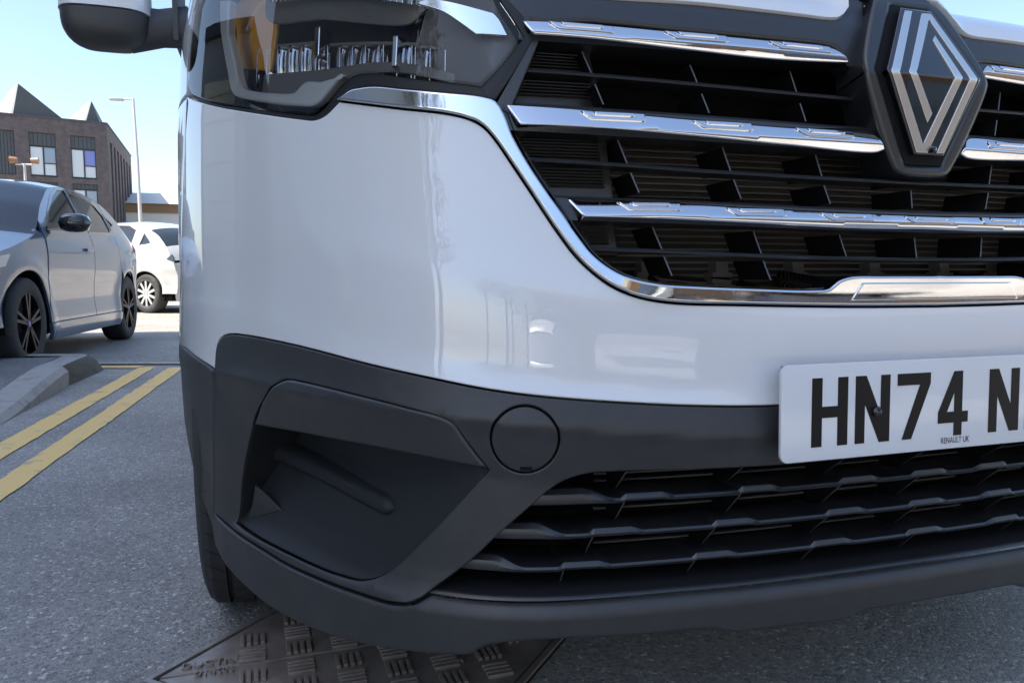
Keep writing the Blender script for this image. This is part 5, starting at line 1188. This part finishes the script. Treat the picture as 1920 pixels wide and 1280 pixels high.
    for yc in (wf, wr):
        mb = MB(); V = []; n = 17
        for sd in (1, -1):
            V = []
            for i in range(n):
                t = R(-8+196*i/(n-1)); V += [(sd*(W-.03), yc-L/2-ar*1.01*math.cos(t), wrad+ar*1.01*math.sin(t)), (sd*(W-.34), yc-L/2-ar*1.01*math.cos(t), wrad+ar*1.01*math.sin(t))]
            mesh('arch_liner', V, [(2*i, 2*i+1, 2*i+3, 2*i+2) for i in range(n-1)], 'deep', root)
    return root
HP = dict(len=4.05, w=1.78, wf=.84, wr=3.34, wrad=.315, belt=.955, doors=(1.20,2.26,3.06), spokes=5, twin=True, hub='bluehub', cuts=(1.02,1.86,3.28,3.74),
  top=[(-.2,.55),(.05,.62),(.14,.70),(.35,.80),(.7,.88),(1.04,.97),(1.4,1.20),(1.8,1.385),(2.2,1.435),(2.7,1.43),(3.2,1.375),(3.45,1.28),(3.7,1.10),(3.88,.97),(3.98,.86),(4.05,.70),(4.3,.5)],
  wins=[[(1.30,.968),(2.20,1.005),(2.20,1.340),(2.02,1.325),(1.80,1.250),(1.50,1.095)], [(2.30,1.008),(2.96,1.035),(3.02,1.06),(3.02,1.19),(2.90,1.275),(2.60,1.325),(2.30,1.343)], [(3.10,1.09),(3.24,1.12),(3.10,1.185)]])
p1 = Vector((-1.625,5.80,0)); p2 = Vector((-1.425,8.21,0)); hd = (p1-p2).normalized()
# root sits at the car's middle; local +y is the rear; near (left) side is local -x when the nose points to us
def place_car(front_c, rear_c, P, near):
    """centre and turn of a car from two tyre contact points on one side"""
    f = Vector(front_c); r = Vector(rear_c); d = (r-f).normalized(); rz = math.atan2(-d.x, d.y)
    mid = f+d*(P['len']/2-P['wf']); sidev = Vector((math.cos(rz), math.sin(rz), 0))*near*(P['w']/2-.1)
    return mid-sidev, rz
loc, rz = place_car(p1, p2, HP, 1)
hatch = make_car('hatchback_car', (loc.x, loc.y, .004), rz, 'greycar', 'rim_dark', HP); tag(hatch, 'grey-blue hatchback with black alloy wheels parked beyond the kerb', 'car')
ZP = dict(HP, len=4.08, wf=.83, wr=3.40, wrad=.32, belt=1.0, doors=(1.15,2.22,3.10), spokes=10, twin=False, tail='gloss', hub='rim', cuts=(.95,1.85,3.35,3.8),
  top=[(-.2,.6),(.05,.68),(.14,.76),(.35,.86),(.7,.95),(1.0,1.04),(1.4,1.30),(1.8,1.49),(2.2,1.56),(2.7,1.55),(3.25,1.47),(3.55,1.34),(3.78,1.16),(3.92,1.0),(4.0,.86),(4.08,.72),(4.3,.5)],
  wins=[[(1.30,1.02),(2.14,1.05),(2.14,1.45),(1.98,1.43),(1.75,1.34),(1.48,1.17)], [(2.26,1.055),(2.98,1.09),(2.98,1.36),(2.80,1.43),(2.26,1.455)], [(3.22,1.14),(3.40,1.16),(3.24,1.28)]])
rc = Vector((-1.86,13.58,0)); d_ = Vector((-.72,.69,0)).normalized()
loc, rz = place_car(rc+d_*2.57, rc, ZP, 1)
white = make_car('compact_car', (loc.x, loc.y, .004), rz, 'silvercar', 'rim', ZP); tag(white, 'pale silver-white compact car in sunlight behind the grey hatchback', 'car')
# ================================================================== out-of-view surroundings mirrored in paint and chrome, some added to shape the light
def cam_pt(a_, b_, z=0.): v = CA*a_+CB*b_; return Vector((v.x, v.y, z))
M['grey_clad'] = mat('grey_panel_cladding', (.30,.31,.32), .55); M['tan'] = mat('tan_wall', (.40,.25,.15), .7); M['cream_wall'] = mat('cream_fascia_board', (.72,.66,.52), .6)
sh = empty('shade_block', cam_pt(-6.2,2.35), -YAW); tag(sh, 'tall grey office block out of view, added to shade the foreground and mirror in the van corner', 'building')  # unseen block, added and sized to cast the foreground shade
SHH = 15.0
MB().box(-9,0,-8.0,0,0,SHH).build('wall', 'grey_clad', sh, flat=True)
MB().box(-9.1,.10,-8.1,0,SHH+.002,SHH+.2).build('parapet', 'wframe', sh, flat=True)
for k in range(3):
    for f_ in range(4): MB().box(.002,.05,-2.3-k*2.5,-.6-k*2.5,.6+3.6*f_,2.9+3.6*f_).build('window', 'pane', sh, flat=True)
lu = empty('backdrop', cam_pt(-6.4,5.2), -YAW); tag(lu, 'low grey workshop with roller doors out of view, added for its reflection in headlamp and corner paint', 'building')  # unseen unit, added only for its grey reflection
MB().box(-8,0,-2.1,0,0,3.4).build('wall', 'grey_clad', lu, flat=True)
MB().box(-8.1,.12,-2.1,.0,3.402,3.55).build('parapet', 'wframe', lu, flat=True)
for k in range(1):
    rd_ = MB()
    for j in range(14): rd_.box(.002,.03+.02*(j % 2),-1.8,-.3,.05+.2*j,.24+.2*j)
    rd_.build('roller_door', 'cream_wall', lu, flat=True)
ah = empty('sales_hall', cam_pt(9.0,-7.0), -YAW+R(38)); tag(ah, 'tan sales hall with cream fascia, mirrored in the chrome grille bars', 'building')
MB().box(-9,9,-8,0,0,4.3).build('wall', 'tan', ah, flat=True); MB().box(-9.8,9.8,-8.5,1.4,4.302,5.0).build('fascia', 'cream_wall', ah, flat=True)
for k in range(6): MB().box(-8.4+k*2.9,-6.2+k*2.9,.002,.04,1.5,3.2).build('shop_window', 'pane', ah, flat=True)
for i, (a_, b_, pm, lab) in enumerate([(2.4,-8.3,'whitecar','plain white hatchback mirrored in the bumper, leftmost of the parked row'),(4.9,-6.4,'silvercar','silver hatchback mirrored in the bumper beside the number plate'),(7.4,-4.5,'darkcar','dark blue hatchback mirrored in the bumper beside the silver one')]):
    c = copy_tree(hatch); p = cam_pt(a_, b_); c.location = (p.x, p.y, .004); c.rotation_euler = (0, 0, -YAW+R(38+180*(i % 2))); c['label'] = lab; c['group'] = 'cars parked behind the viewer'
    def repaint(o):
        for ch in o.children:
            if ch.type == 'MESH' and ch.data.materials and ch.data.materials[0] == M['greycar']:
                ch.material_slots[0].link = 'OBJECT'; ch.material_slots[0].material = M[pm]
            repaint(ch)
    repaint(c)
M['leaf'] = mat('leaves', (.055,.085,.030), .55, var=(2.2,(.10,.13,.045),.35,.7,4)); M['bark'] = mat('bark', (.09,.07,.055), .9)
def tree(p, h, r, label):
    t = empty('street_tree', p); tag(t, label, 'tree', 'trees mirrored in the bumper')
    tr = MB().tube([(0,0,0),(.05,.03,h*.3),(-.05,.06,h*.6)], [.16,.12,.06], 10)
    for k in range(6):
        a_ = k*1.05; tr.tube([(0,0,h*(.3+.04*k)), (r*.55*math.cos(a_), r*.55*math.sin(a_), h*(.5+.05*k))], [.06,.02], 6)
    tr.build('trunk', 'bark', t)
    mb = MB()
    for cl in range(34):
        d = rng.normal(size=3); d /= np.linalg.norm(d); c = d*r*rng.uniform(.35,.9)*np.array([1,1,1.1])+np.array([0,0,h*.66])
        for k in range(55):
            q = c+rng.normal(size=3)*r*.20; n_ = rng.normal(size=3); n_ /= np.linalg.norm(n_); u = np.cross(n_, [.3,.5,.8]); u /= np.linalg.norm(u); v = np.cross(n_, u); s_ = rng.uniform(.05,.10)
            mb.add([q-u*s_, q+v*s_*.5, q+u*s_, q-v*s_*.5], [(0,1,2,3)])
    mb.build('crown', 'leaf', t, flat=True)
for i, (a_, b_, h_, r_) in enumerate([(-5.0,-5.0,7.0,1.7),(-1.4,-12,5.2,2.0),(.9,-14,4.6,2.0),(-5.0,-16,6.4,2.4),(3.0,-17,5.4,2.4),(-1.2,-19,5.6,2.4)]):
    tree(cam_pt(a_, b_), h_, r_, 'tree beside the shade block, added to break up its edge mirrored in the white bumper' if i == 0 else 'leafy tree mirrored as a dark blob along the white bumper')  # first tree is added to break up the block's mirrored edge
wh = empty('blocker', (9,24,0), R(-12)); tag(wh, 'grey clad warehouse hidden beyond the van, added to darken what the grey hatchback doors mirror', 'building')  # hidden building added to block bright sky from the hatchback door reflections
MB().box(-9.5,16,-.3,12,0,6.5).build('wall', 'grey_clad', wh, flat=True); MB().box(-9.7,16.2,-.5,12.2,6.502,6.75).build('coping', 'clad', wh, flat=True)
for k in range(6): MB().box(-8+k*4.0,-6.2+k*4.0,-.34,-.302,2.2,4.4).build('window', 'pane', wh, flat=True)
